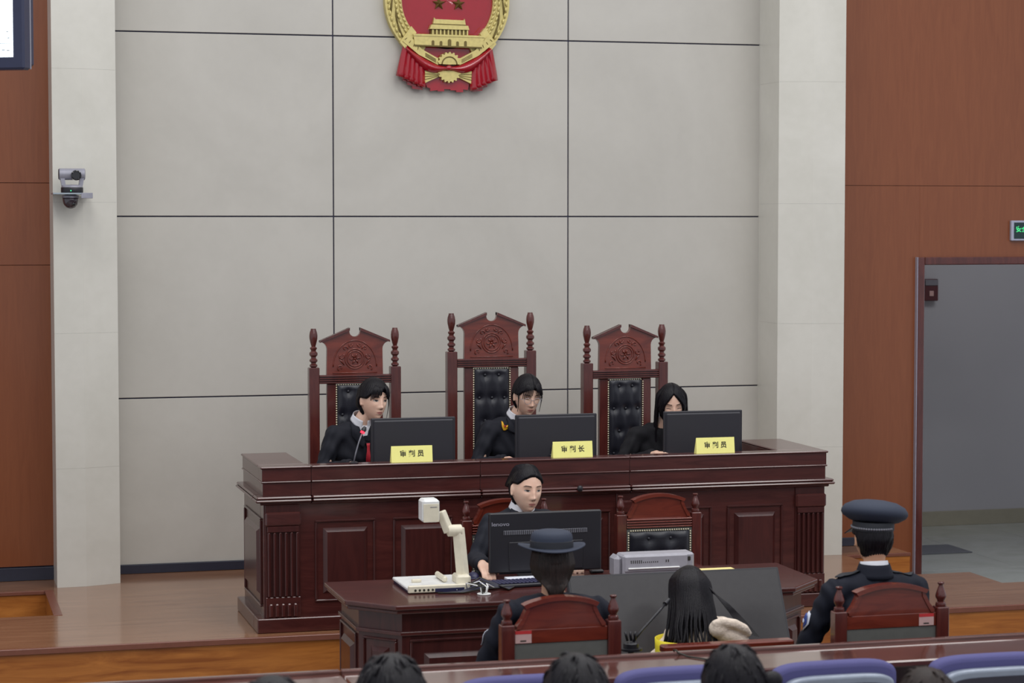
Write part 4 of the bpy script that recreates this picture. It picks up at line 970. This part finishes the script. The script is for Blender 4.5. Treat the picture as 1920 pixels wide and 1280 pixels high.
def person(label, loc, yaw, seat, hip_y, neck, head, hrot, arms, cloth, hair, skin_m=M_SKIN, voxel=.005, eyes=None, collar=None, sh=.165, group=None, jname='jacket', girth=1.0, hands=True, legs=True, hs=1.0):
    """seated figure in local metres: faces -y; seat = seat height, neck/head = joint positions above the floor"""
    e = tag(empty('person', loc, yaw), label, 'person', group)
    H = Matrix.Translation(head) @ Euler((R(hrot[0]), R(hrot[1]), R(hrot[2])), 'XYZ').to_matrix().to_4x4() if False else Matrix.Translation(head) @ Matrix.Rotation(R(hrot[1]), 4, 'Z') @ Matrix.Rotation(R(hrot[0]), 4, 'X') @ Matrix.Rotation(R(hrot[2]), 4, 'Y') @ Matrix.Scale(hs, 4)
    nk = Vector(neck); hip = Vector((0, hip_y, seat + .07)); ln = nk - hip
    at = lambda t: hip + ln * t
    shc = at(.86)
    shl = [shc + Vector((sd * sh, 0, -.012)) for sd in (-1, 1)]
    # --- skin: head, neck, trunk, arms and hands as one surface
    b = MB(); d, f, _ = sph_dirs(96, 72); b.add([tuple(H @ Vector(p)) for p in head_pts(d)], f)
    for sd in (-1, 1):
        Me = (H @ Matrix.Translation((sd * .074, .008, -.006)) @ Matrix.Rotation(R(sd * 18), 4, 'Z') @ Matrix.Rotation(R(-8), 4, 'X'))
        b.ball(Me.translation, (.010, .017, .030), 14, 10, Me.to_3x3()); b.ball(Me @ Vector((sd * .002, -.008, -.022)), (.007, .009, .010), 10, 8)
    hb = H @ Vector((0, .022, -.045))
    b.tube([nk - ln.normalized() * .12, nk, nk.lerp(hb, .55), hb], [(.075, .06), (.052, .052), (.047, .05), (.05, .055)], 20)
    b.tube([hip, at(.5), at(.85), nk - ln.normalized() * .02], [(.12, .09), (.11, .085), (.12, .075), (.06, .05)], 20)
    for i, sd in enumerate((-1, 1)):
        if arms[i] is None: continue
        el, wr, hd_ = Vector(arms[i][0]), Vector(arms[i][1]), arms[i][2]
        b.capsule(shl[i], el, .042, .034, 12); b.capsule(el, wr, .034, .024, 12)
        if hands:
            fw = (wr - el).normalized() if hd_ is None or hd_.get('fwd') is None else Vector(hd_['fwd'])
            add_hand(b, wr, fw, (0, 0, -1), -sd, (hd_ or {}).get('curl', .6))
    me = remesh(b, voxel, 1, .4, 'body'); body = put('body', me, skin_m, e)
    bv = BVHTree.FromPolygons([tuple(v.co) for v in me.vertices], [tuple(p.vertices) for p in me.polygons])
    # --- clothes
    j = MB(); g_ = girth
    j.tube([hip + Vector((0, 0, -.06)), at(.16), at(.42), at(.68), at(.84), at(.93), at(.985)], [(.165 * g_, .125 * g_), (.165 * g_, .125 * g_), (.15 * g_, .118 * g_), (.168 * g_, .122 * g_), (.15, .088), (.095, .07), (.06, .06)], 28)
    j.tube([shl[0], shc + Vector((0, .0, .016)), shl[1]], [(.058, .058), (.066, .07), (.058, .058)], 14, ref=(0, 1, 0)); 
    for i in (0, 1):
        j.ball(shl[i], .062, 14, 10); tr = nk - ln.normalized() * .035; j.tube([shl[i] + Vector((0, 0, .012)), tr + Vector(((-1, 1)[i] * .03, .012, 0))], [.046, .036], 12)
        if arms[i] is None: continue
        el, wr = Vector(arms[i][0]), Vector(arms[i][1]); mid = shl[i].lerp(el, .5); cu = el.lerp(wr, .9)
        j.tube([shl[i], mid, el, el.lerp(wr, .5), cu], [.06, .055, .05, .045, .042], 14); j.ball(el, .05, 12, 8); j.ball(shl[i].lerp(el, .04), .06, 12, 8)
    jm = remesh(j, .010, 8, .5, jname)
    # soft folds
    co = np.empty(len(jm.vertices) * 3, np.float32); jm.vertices.foreach_get('co', co); co = co.reshape(-1, 3); no = np.empty_like(co).reshape(-1); jm.vertices.foreach_get('normal', no); no = no.reshape(-1, 3)
    dsp = .0035 * np.sin(co[:, 2] * 55 + 9 * np.sin(co[:, 0] * 14) + 7 * co[:, 1]) + .0025 * np.sin(co[:, 0] * 60 + co[:, 2] * 38 + 5 * np.sin(co[:, 1] * 20))
    co = co + no * dsp[:, None]; jm.vertices.foreach_set('co', co.reshape(-1)); jm.update()
    jk = put(jname, jm, cloth, e)
    jb = BVHTree.FromPolygons([tuple(v.co) for v in jm.vertices], [tuple(p.vertices) for p in jm.polygons])
    if legs:
        q = MB(); q.ball(hip, (.18, .14, .11))
        for sd in (-1, 1):
            kn = Vector((sd * .13, hip_y - .42, seat + .03)); an = Vector((sd * .12, hip_y - .40, .06))
            q.tube([hip + Vector((sd * .08, 0, 0)), kn], [.085, .06], 14); q.ball(kn, .06); q.tube([kn, an], [.058, .045], 14); q.capsule(an + Vector((0, .02, -.02)), an + Vector((0, -.15, -.025)), .035, .033)
        put('trousers', remesh(q, .016, 4, .5, 'trousers'), cloth, e)
    Tm = Matrix.Translation(nk)
    # --- shirt collar
    if collar:
        cm_ = MB(); ax = ln.normalized(); tilt = Matrix.Translation(nk + Vector(collar.get('off', (0, 0, 0)))) @ (Vector((0, 0, 1)).rotation_difference(ax)).to_matrix().to_4x4()
        hgt = collar.get('h', .034)
        def cf(u, v):
            a = R(14) + (2 * math.pi - R(28)) * u; fr_ = max(0, math.cos(a)) ** 3
            rr_ = .058 + .012 * v ** 1.2; z = hgt * (1 - v) - .004 - (.030 * v) * fr_ - .012 * fr_
            return tuple(tilt @ Vector((rr_ * math.sin(a), -rr_ * math.cos(a) * 1.0 + .004, z)))
        o = cm_.grid(cf, 40, 6).build('shirt_collar', collar.get('m', M_SHIRT), e, 180); sd = o.modifiers.new('t', 'SOLIDIFY'); sd.thickness = .003
    if collar and collar.get('v'):
        vd = collar['v']
        patch(e, 'shirt_front', M_SHIRT, jb, Tm, densify([(-.045, .004), (.045, .004), (.02, -vd * .6), (0, -vd), (-.02, -vd * .6)]), .004, 6)
        for sd in (-1, 1):
            patch(e, 'lapel', cloth, jb, Tm, densify([(sd * .047, .012), (sd * .078, -.02), (sd * .075, -.09), (sd * .012, -vd * 1.25), (sd * .0, -vd)]), .006, 6, .004)
    # --- face
    if eyes is not None:
        op = eyes.get('open', .5)
        for sd in (-1, 1):
            ez = .003; ex = sd * .031
            if op > .05:
                w_ = patch(e, 'eye', M_EYEW, bv, H, oval(ex, ez - .001, .0142, .0055 * op + .001, 18, sd * .08), .0012, 4)
                if w_: patch(w_, 'iris', M_IRIS, bv, H, oval(ex + eyes.get('look', 0) * .005, ez - .001 + .0006, .0068, .0055 * op + .001, 14), .0020, 3)
            zz = ez + .0055 * op - (.003 if op < .3 else 0)
            patch(e, 'eyelash', M_LASH, bv, H, densify([(ex - .0165, zz - .003), (ex - .009, zz + .0012), (ex, zz + .0024), (ex + .009, zz + .0012), (ex + .0165, zz - .003), (ex + .009, zz - .0016), (ex, zz - .0008), (ex - .009, zz - .0016)], 2), .0026, 3)
            bz = .0235
            patch(e, 'eyebrow', M_BROW, bv, H, densify([(sd * .014, bz - .0022), (sd * .028, bz + .0012), (sd * .04, bz + .0024), (sd * .052, bz - .002), (sd * .04, bz + .0058), (sd * .028, bz + .005), (sd * .014, bz + .0026)], 2), .0016, 3)
        lp = [(-.0205, -.066), (-.012, -.062), (-.004, -.0597), (0, -.0608), (.004, -.0597), (.012, -.062), (.0205, -.066), (.012, -.0715), (.005, -.0738), (-.005, -.0738), (-.012, -.0715)]
        l_ = patch(e, 'lips', M_LIPS, bv, H, densify(lp, 2), .0011, 4)
        if l_: patch(l_, 'mouth_line', M_LASH, bv, H, densify([(-.019, -.0659), (-.006, -.0652), (.006, -.0652), (.019, -.0659), (.006, -.0667), (-.006, -.0667)], 2), .0018, 2)
        ns = [patch(e, 'nostril', M_LASH, bv, H, oval(s_ * .0065, -.0455, .0032, .0016, 10), .001, 2) for s_ in (-1, 1)]
    # --- hair
    if hair is not None:
        hm, fn = hair
        mb = fn(); mb.move(H); hh = mb.build('hair', hm, e, 180)
    return e, H, bv, jb, Tm

# hairlines: a = angle from the face centre, s = side (+1 = the figure's left, screen right when it faces us)
def line_plain(a, s, top=.062, temple=-.02, nape=-.085):
    return np.where(a < .6, top - .014 * (a / .6) ** 2, np.where(a < 1.25, top - .014 + (temple + .02 - top + .014) * sstep(.6, 1.25, a), np.where(a < 1.6, temple + .02, temple + .02 + (nape - temple - .02) * sstep(1.6, 1.95, a))))
def fringe(mb, spans, root_z, root_y, drop, r=.006, seed=1):
    rg = random.Random(seed)
    for (x0, x1, n, z1a, z1b, sw) in spans:
        for k in range(n):
            u = (k + .5) / n; x = x0 + (x1 - x0) * u; zt = z1a + (z1b - z1a) * u + rg.uniform(-.006, .006)
            ys = -.094 * math.sqrt(max(0.05, 1 - (x / .085) ** 2))
            lock(mb, [(sw + (x - sw) * .25, root_y + .02, root_z + .006), (sw + (x - sw) * .65, -.075, root_z - .012), (x * 1.0, ys - .012, (root_z + zt) / 2), (x * 1.06, ys - .008, zt)], r, r * .45, .5)

def hair_j1():   # dark hair pulled back, long side fringe
    m = hair_cap(lambda a, s: line_plain(a, s, .056, -.012, -.08), .017)
    fringe(m, [(-.062, -.006, 10, .004, .040, .014), (.018, .060, 6, .034, -.002, .014)], .100, -.03, 0, .0075, 3)
    for x, y in ((.07, -.05),):
        lock(m, [(x * .8, y + .01, .06), (x * 1.05, y - .004, .01), (x * 1.03, y - .008, -.05), (x * .98, y - .004, -.10)], .006, .002, .5)
    m.ball((0, .12, -.03), (.035, .03, .04)); 
    return m
def hair_j2():   # pulled back, airy fringe with a centre part
    m = hair_cap(lambda a, s: line_plain(a, s, .056, -.012, -.08), .015, part=.006)
    fringe(m, [(-.058, -.004, 9, -.004, .022, .006), (.014, .06, 8, .03, -.01, .006)], .102, -.035, 0, .0052, 5)
    for x in (-.07, .068): lock(m, [(x * .8, -.03, .07), (x * 1.06, -.055, .02), (x * 1.04, -.06, -.03), (x * 1.0, -.055, -.085)], .006, .002, .5)
    m.ball((0, .118, -.02), (.04, .035, .045))
    return m
def long_hair(seed, spread_, drop, cap, front=True):
    def fn():
        m = cap(); rg = random.Random(seed)
        for sd in (-1, 1):
            for k in range(26):
                a = R(80 + 100 * (k + .5) / 26) if front else R(80 + 100 * (k + .5) / 26)
                rx, ry = .082, .1
                x, y = sd * rx * math.sin(a), -ry * math.cos(a); j = rg.uniform(-.006, .006)
                L = drop * rg.uniform(.85, 1.05)
                lock(m, [(x * .55, y * .5, .098), (x * .98, y * .95, .055), (x * 1.08, y * 1.04, -.01), (x * 1.12 + j, y * 1.06, -.08), (x * (1.1 + spread_ * .5) + j, y * 1.05 - .006, -.08 - L * .5), (x * (1.08 + spread_) + j * 2, y * 1.0 - .02, -.08 - L)], .015, .006, .6)
        return m
    return fn
def hair_clerk():  # sleek hair tied back with a part
    m = hair_cap(lambda a, s: line_plain(a, s, .070, .006, -.08), .011, part=.012, wav=.001); rg = random.Random(2)
    for k in range(44):   # combed strands from the parting to behind the ears
        sd = -1 if k % 2 else 1; u = (k // 2 + .5) / 22; yy = -.066 + .105 * u; zz = .117 * math.sqrt(max(.1, 1 - (yy / .1) ** 2)) + .006
        lock(m, [(.012 + sd * .004, yy, zz), (sd * .042, yy + .012, zz * .93 - .006 * (1 - u)), (sd * .070, .008 + .045 * u, .05 + .012 * u), (sd * .076, .055 + .03 * u, .004), (sd * .045, .108, -.01)], .007, .004, .4)
    m.ball((0, .118, .0), (.04, .035, .045))
    return m
def short_cap(): return hair_cap(lambda a, s: line_plain(a, s, .06, -.01, -.082), .014)

# --- the three judges
J_arms = lambda cx: [((-.24, -.02, .80), (-.13, -.30, .86), {'curl': .5, 'fwd': (.55, -.8, -.1)}), ((.24, -.02, .80), (.15, -.30, .86), {'curl': .5, 'fwd': (-.4, -.9, -.1)})]
j1, H1, bv1, jb1, T1 = person('judge in a black robe with red band, face turned toward the next monitor', (2.62, 13.16, S), R(6), .47, .24, (.015, .0, 1.095), (.064, -.055, 1.222), (2, 15, 4), J_arms(0), M_ROBE, (M_HAIR, hair_j1), eyes={'open': .75, 'look': .5}, collar={'v': .13, 'h': .040}, jname='robe', sh=.170, girth=1.08, hs=1.04)
patch(j1, 'red_band', M_RED, jb1, T1, densify([(.010, -.135), (.030, -.135), (.032, -.34), (.008, -.34)], 8), .008, 6, .002)
patch(j1, 'collar_tab', M_ROBE, jb1, T1, densify([(-.012, -.09), (.03, -.085), (.03, -.125), (.0, -.118)]), .008, 4, .003)
j2, H2, bv2, jb2, T2 = person('judge in round glasses and a black robe with a gold badge, looking down', (3.585, 13.17, S), R(4), .47, .24, (.030, -.01, 1.105), (.060, -.085, 1.232), (13, 2, 2), J_arms(0), M_ROBE, (M_HAIR, hair_j2), eyes={'open': .05}, collar={'v': .10, 'h': .036}, jname='robe', sh=.170, girth=1.08, hs=1.04)
bd = MB()
Bm = T2 @ Matrix.Translation((-.098, 0, -.066))
w_ = patch(j2, 'gold_badge', plain('badge_gold', (226, 170, 40), .4, .3), jb2, Bm, [(-.016, .030), (-.008, .026), (-.006, .004), (.002, -.008), (.018, -.003), (.026, .010), (.02, -.014), (.004, -.026), (-.010, -.024), (-.016, -.004)], .006, 4, .003)
patch(j2, 'badge_centre', M_RED, jb2, Bm, oval(.004, .002, .007, .006, 10), .007, 3, .003)
gl_ = MB()
for sd in (-1, 1):
    gl_.tube([H2 @ Vector((sd * .031 + .021 * math.cos(t), -.098 + .0, -.006 + .019 * math.sin(t))) for t in [2 * math.pi * k / 24 for k in range(24)]], .0011, 6, closed=True)
    gl_.tube([H2 @ Vector((sd * .052, -.096, -.002)), H2 @ Vector((sd * .068, -.07, .0)), H2 @ Vector((sd * .076, .0, .002))], .0011, 6)
gl_.tube([H2 @ Vector((-.011, -.1, -.002)), H2 @ Vector((0, -.104, .001)), H2 @ Vector((.011, -.1, -.002))], .0011, 6)
gl_.build('spectacle_frame', M_SILVER, j2, 180)
def cap_j3(): return hair_cap(lambda a, s: np.where(a < .7, .078 - .062 * (a / .7) ** 1.25, np.where(a < 1.0, .016 - .12 * sstep(.7, 1.0, a), -.1)), .014, part=.004)
j3, H3, bv3, jb3, T3 = person('judge with long loose black hair in black, reading with lowered eyes', (4.515, 13.14, S), R(2), .47, .24, (.040, -.01, 1.035), (.062, -.085, 1.160), (14, -10, -2), [((-.25, -.04, .78), (-.14, -.36, .88), {'curl': .5, 'fwd': (.6, -.75, .1)}), ((.24, -.02, .78), (.15, -.30, .84), {'curl': .5, 'fwd': (-.4, -.9, -.1)})], M_BLACKC, (M_HAIR, long_hair(11, .12, .20, cap_j3)), eyes={'open': .05}, jname='top', sh=.170, girth=1.12, hs=1.04)
MB().tube([H3 @ Vector((-.078, -.02, -.035)), H3 @ Vector((-.082, -.05, -.075)), H3 @ Vector((-.082, -.055, -.10))], [.0009, .0009, .0022], 6).build('earring', M_SILVER, j3, 180)

# --- the clerk
cl_, Hc, bvc, jbc, Tc = person('clerk in a dark suit and white shirt behind the vented monitor', (3.165, 11.47, 0), R(4), .47, .12, (.012, .01, 1.055), (.018, -.035, 1.163), (3, 6, 3), [((-.275, -.06, .80), (-.335, -.36, .815), {'curl': .8, 'fwd': (-.05, -.95, -.2)}), ((.25, -.06, .76), (.2, -.32, .80), {'curl': .5, 'fwd': (-.3, -.9, -.1)})], M_SUIT, (M_HAIR, hair_clerk), eyes={'open': .6, 'look': .3}, collar={'v': .14, 'h': .036}, sh=.172, girth=1.1, hs=1.06, voxel=.005)

# --- officers, seen from behind
of, Hf, bvf, jbf, Tf = person('officer in a navy uniform and brimmed hat, seen from behind', (2.628, 8.98, 0), R(180), .46, .06, (0, -.02, 1.02), (.0, -.045, 1.150), (6, -8, 0), [((-.285, -.10, .70), (-.17, -.36, .66), None), ((.285, -.10, .70), (.17, -.36, .66), None)], M_NAVY, None, skin_m=M_SKIN2, voxel=.008, sh=.195, girth=1.1)
def hair_of():
    m = hair_cap(lambda a, s: line_plain(a, s, .06, -.02, -.095), .014); rg = random.Random(4)
    for k in range(36):
        u = (k + .5) / 36; a = R(100 + 160 * u); x, y = .085 * math.sin(a), -.1 * math.cos(a)
        lock(m, [(x * .9, y * .9, .05), (x * 1.02, y * 1.04, -.01), (x * .86, y * 1.03, -.055), (x * .5, .105, -.095), (x * .3, .106, -.13), (x * .2 + rg.uniform(-.004, .004), .10, -.17 - rg.uniform(0, .03))], .015, .008, .6)
    return m
put('hair', hair_of().move(Hf).mesh('hair', 180), M_HAIRB, of)
ht = MB(); Mh = Hf @ Matrix.Translation((0, .004, .058)) @ Matrix.Rotation(R(-4), 4, 'X')
prof = [(.085, -.004), (.098, .0), (.092, .012), (.091, .03), (.092, .046), (.088, .064), (.076, .074), (.05, .08), (.01, .082)]
hat = ht.lathe(prof, n=40, sx=.98, sy=1.1, M=Mh).build('hat', M_NAVYH, of, 50)
MB().lathe([(.090, .002), (.0945, .004), (.0940, .034), (.090, .036)], n=40, sx=.985, sy=1.105, M=Mh).build('hat_band', M_NAVYB, hat, 50)
def brim(u, v):
    a = 2 * math.pi * u; r = .088 + .062 * v; up = .022 * v * v * abs(math.sin(a + math.pi / 2)) ** 2
    return tuple(Mh @ Vector((r * .97 * math.cos(a), r * 1.05 * math.sin(a), .002 - .006 * v + up)))
o = MB().grid(brim, 48, 6, True).build('hat_brim', M_NAVYH, hat, 180); sd = o.modifiers.new('t', 'SOLIDIFY'); sd.thickness = .005
Bs = Matrix.Translation((.265, -.085, .83)) @ Matrix.Rotation(R(72), 4, 'Z')
patch(of, 'arm_badge', M_BADGEW, jbf, Bs, oval(0, 0, .024, .036, 16), .004, 4, .002)

om, Hm, bvm, jbm, Tm_ = person('officer in a navy uniform and peaked cap, seen from behind', (4.112, 8.98, 0), R(180), .46, .06, (0, -.02, 1.055), (.0, -.035, 1.200), (2, -2, 0), [((-.285, -.10, .72), (-.18, -.36, .66), None), ((.285, -.10, .72), (.18, -.36, .66), None)], M_NAVY, None, skin_m=M_SKIN2, voxel=.008, collar={'h': .048, 'off': (0, 0, -.002)}, sh=.195, girth=1.12, hs=1.04)
put('hair', hair_cap(lambda a, s: line_plain(a, s, .06, -.01, -.075), .010).move(Hm).mesh('hair', 180), M_HAIR, om)
Mc = Hm @ Matrix.Translation((0, .006, .040)) @ Matrix.Rotation(R(-2), 4, 'X')
bandc = MB().lathe([(.084, -.006), (.088, -.004), (.089, .03), (.086, .034)], n=40, sx=.98, sy=1.12, M=Mc).build('cap_band', M_NAVYB, om, 50)
cr_ = MB().lathe([(.086, .026), (.105, .032), (.134, .05), (.142, .064), (.140, .078), (.127, .096), (.09, .114), (.04, .122), (.01, .123)], n=48, sx=1.0, sy=1.02, M=Mc @ Matrix.Rotation(R(-7), 4, 'Y') @ Matrix.Rotation(R(7), 4, 'X')).build('cap_crown', M_NAVYH, om, 180)
br = MB()
for k in range(34):
    a = R(-200 + k * 220 / 33 - 0) ; p = Vector((.0915 * .98 * math.cos(a + R(100)), .0915 * 1.12 * math.sin(a + R(100)), .008))
    br.ball(Mc @ p, (.006, .006, .0055), 8, 6)
o = br.build('braid', M_GREYP, bandc, 180); o['kind'] = 'stuff'
vz = MB().grid(lambda u, v: tuple(Mc @ Vector(((.086 + .035 * v) * math.sin(R(-50 + 100 * u)), -(.1 + .045 * v) * math.cos(R(-50 + 100 * u)), -.002 - .03 * v))), 20, 5).build('cap_visor', M_BLACKP, om, 180); sd = vz.modifiers.new('t', 'SOLIDIFY'); sd.thickness = .004
jc = MB().grid(lambda u, v: tuple(Vector(Tm_.translation) + Vector(((.063 + .02 * v) * math.sin(R(40 + 280 * u)), -(.063 + .02 * v) * math.cos(R(40 + 280 * u)) + .004, .032 - .06 * v))), 36, 5).build('jacket_collar', M_NAVY, om, 180); sd = jc.modifiers.new('t', 'SOLIDIFY'); sd.thickness = .005
for sdx in (-1, 1):
    patch(om, 'shoulder_strap', M_NAVYB, jbm, Matrix.Translation(Tm_.translation) @ Matrix.Rotation(R(-90), 4, 'X'), densify([(sdx * .075, -.02), (sdx * .17, -.018), (sdx * .19, .005), (sdx * .17, .028), (sdx * .075, .024)]), .005, 4, .004)
Bs = Matrix.Translation((.28, -.07, .835)) @ Matrix.Rotation(R(80), 4, 'Z') @ Matrix.Scale(.85, 4)
pb = patch(om, 'arm_badge', M_BADGEW, jbm, Bs, [(-.036, .04), (.0, .05), (.036, .04), (.036, -.01), (0, -.055), (-.036, -.01)], .004, 4, .002)
if pb: patch(pb, 'badge_field', M_PATCHB, jbm, Bs, [(-.028, .03), (.0, .038), (.028, .03), (.028, -.008), (0, -.042), (-.028, -.008)], .0075, 4, .001)
if pb: patch(pb, 'badge_mark', M_BADGEW, jbm, Bs, oval(0, 0, .016, .012, 10), .0095, 3, .001)

# --- the person with bowed head on the dock seat
def hair_def():
    m = long_hair(21, .35, .17, short_cap, False)(); rg = random.Random(9)
    for k in range(30):
        u = (k + .5) / 30; a = R(120 + 120 * u); x, y = .088 * math.sin(a), -.104 * math.cos(a)
        lock(m, [(x * .5, y * .6, .1), (x * 1.0, y * 1.03, .04), (x * 1.1, y * 1.1, -.03), (x * 1.25, y * 1.12 + .01, -.11), (x * 1.45 + rg.uniform(-.01, .01), y * 1.1 + .015, -.19), (x * 1.6 + rg.uniform(-.015, .015), y * 1.05 + .02, -.26 - rg.uniform(0, .03))], .015, .006, .6)
    return m
df, Hd, bvd, jbd, Td = person('person with long black hair and bowed head in a yellow vest and cream hood', (3.47, 9.34, 0), R(180), .44, .02, (0.02, -.10, .79), (.055, -.14, .905), (24, 6, -8), [((-.22, -.16, .56), (-.10, -.34, .54), None), ((.22, -.16, .56), (.10, -.34, .54), None)], M_FLEECE, (M_HAIR, hair_def), voxel=.008, jname='fleece_top', sh=.105, girth=.95)
hm_ = MB()
hm_.ball((-.065, .06, .745), (.085, .05, .042), M=Matrix.Rotation(R(-16), 3, 'Y')).ball((-.02, .065, .775), (.055, .045, .045)).ball((-.09, .06, .715), (.07, .05, .05))
hm_.tube([(.02, .075, .80), (-.02, .095, .812), (-.075, .10, .80), (-.125, .095, .775), (-.155, .085, .745)], [.016, .022, .024, .022, .014], 12)
put('hood', remesh(hm_, .007, 3, .5, 'hood'), M_FLEECE, df)
lk = MB()
for k in range(7): lock(lk, [(.0 - .002 * k, -.02, .95 - .004 * k), (-.045 - .004 * k, .04, .88), (-.09 - .007 * k, .075, .81), (-.14 - .01 * k, .08, .75 - .003 * k)], .0045, .0015, .6)
lk.build('loose_hair', M_HAIR, df, 180)
vs2 = MB(); hipd = Vector((0, .02, .51)); nd = Vector((0, -.09, .835))
def vf(u, v):
    a = 2 * math.pi * u; p = hipd.lerp(nd, .02 + .62 * v); r = (1.22 - .1 * v); return (p.x + .03 + .185 * r * math.sin(a), p.y + .15 * r * math.cos(a), p.z)
put('vest', vs2.grid(vf, 36, 8, True).mesh('vest', 180), M_VEST, df)
sd = df.children[-1].modifiers.new('t', 'SOLIDIFY'); sd.thickness = .006

# --- audience heads at the lower edge
M_COAT = plain('dark_coat', (34, 34, 42), .8, scale=200, bump=.15); M_COAT2 = plain('brown_coat', (74, 60, 50), .8, scale=200, bump=.15)
def tousled(seed, n=70, r=.011, cap=.016):
    def fn():
        m = hair_cap(lambda a, s: line_plain(a, s, .05, -.02, -.08), cap, wav=.002); rg = random.Random(seed)
        for k in range(n):
            a = rg.uniform(0, 2 * math.pi); el = rg.uniform(.15, 1.45)
            d0 = np.array([[math.cos(el) * math.sin(a), -math.cos(el) * math.cos(a), math.sin(el)]]); p = head_pts(d0, False)[0]; p = p * (1 + (cap * .8) / np.linalg.norm(p))
            el2 = el - rg.uniform(.35, .6); a2 = a + rg.uniform(-.3, .3); d1 = np.array([[math.cos(el2) * math.sin(a2), -math.cos(el2) * math.cos(a2), math.sin(el2)]]); q = head_pts(d1, False)[0]; q = q * (1 + (cap + rg.uniform(-.002, .008)) / np.linalg.norm(q))
            mid = (p + q) / 2 * 1.06; lock(m, [tuple(p * .96), tuple(mid), tuple(q)], r, r * .3, .6)
        if seed == 8: m.ball((-.085, .085, .03), (.035, .03, .03), 16, 10)
        return m
    return fn
AUD = [(0.905, 1.415, 'dark head just peeping over the lower edge, leftmost of the audience', 3, M_HAIR, M_COAT), (1.362, 1.328, 'audience member with tousled dark hair in front of the document camera end of the table', 5, M_HAIR, M_COAT), (1.938, 1.300, 'audience member with short dark hair below the officer in the brimmed hat', 6, M_HAIR, M_COAT), (2.452, 1.302, 'audience member with sleek black hair below the bowed person', 8, M_HAIR, M_COAT), (3.105, 1.194, 'brown-haired head low at the edge, rightmost of the audience', 9, M_HAIRB, M_COAT2)]
for x, zt, lb, sdn, hm2, ct in AUD:
    cp = {3: .03, 5: .040, 6: .034, 8: .024, 9: .03}[sdn]; hc = zt - .121 - cp
    yy = 5.72 if x < 1 else 6.36
    person(lb, (x, yy, 0), R(180 + (8 if sdn == 8 else 0)), .45, .02, (0, .0, hc - .135), (0, -.02, hc), (4, 0, 0), [((-.26, -.08, hc - .42), (-.12, -.32, .56), None), ((.26, -.08, hc - .42), (.12, -.32, .56), None)], ct, (hm2, tousled(sdn, 120 if sdn == 5 else 60, .013 if sdn == 5 else .009, cp)), skin_m=M_SKIN2, voxel=.011, group='audience heads at the foot of the picture')
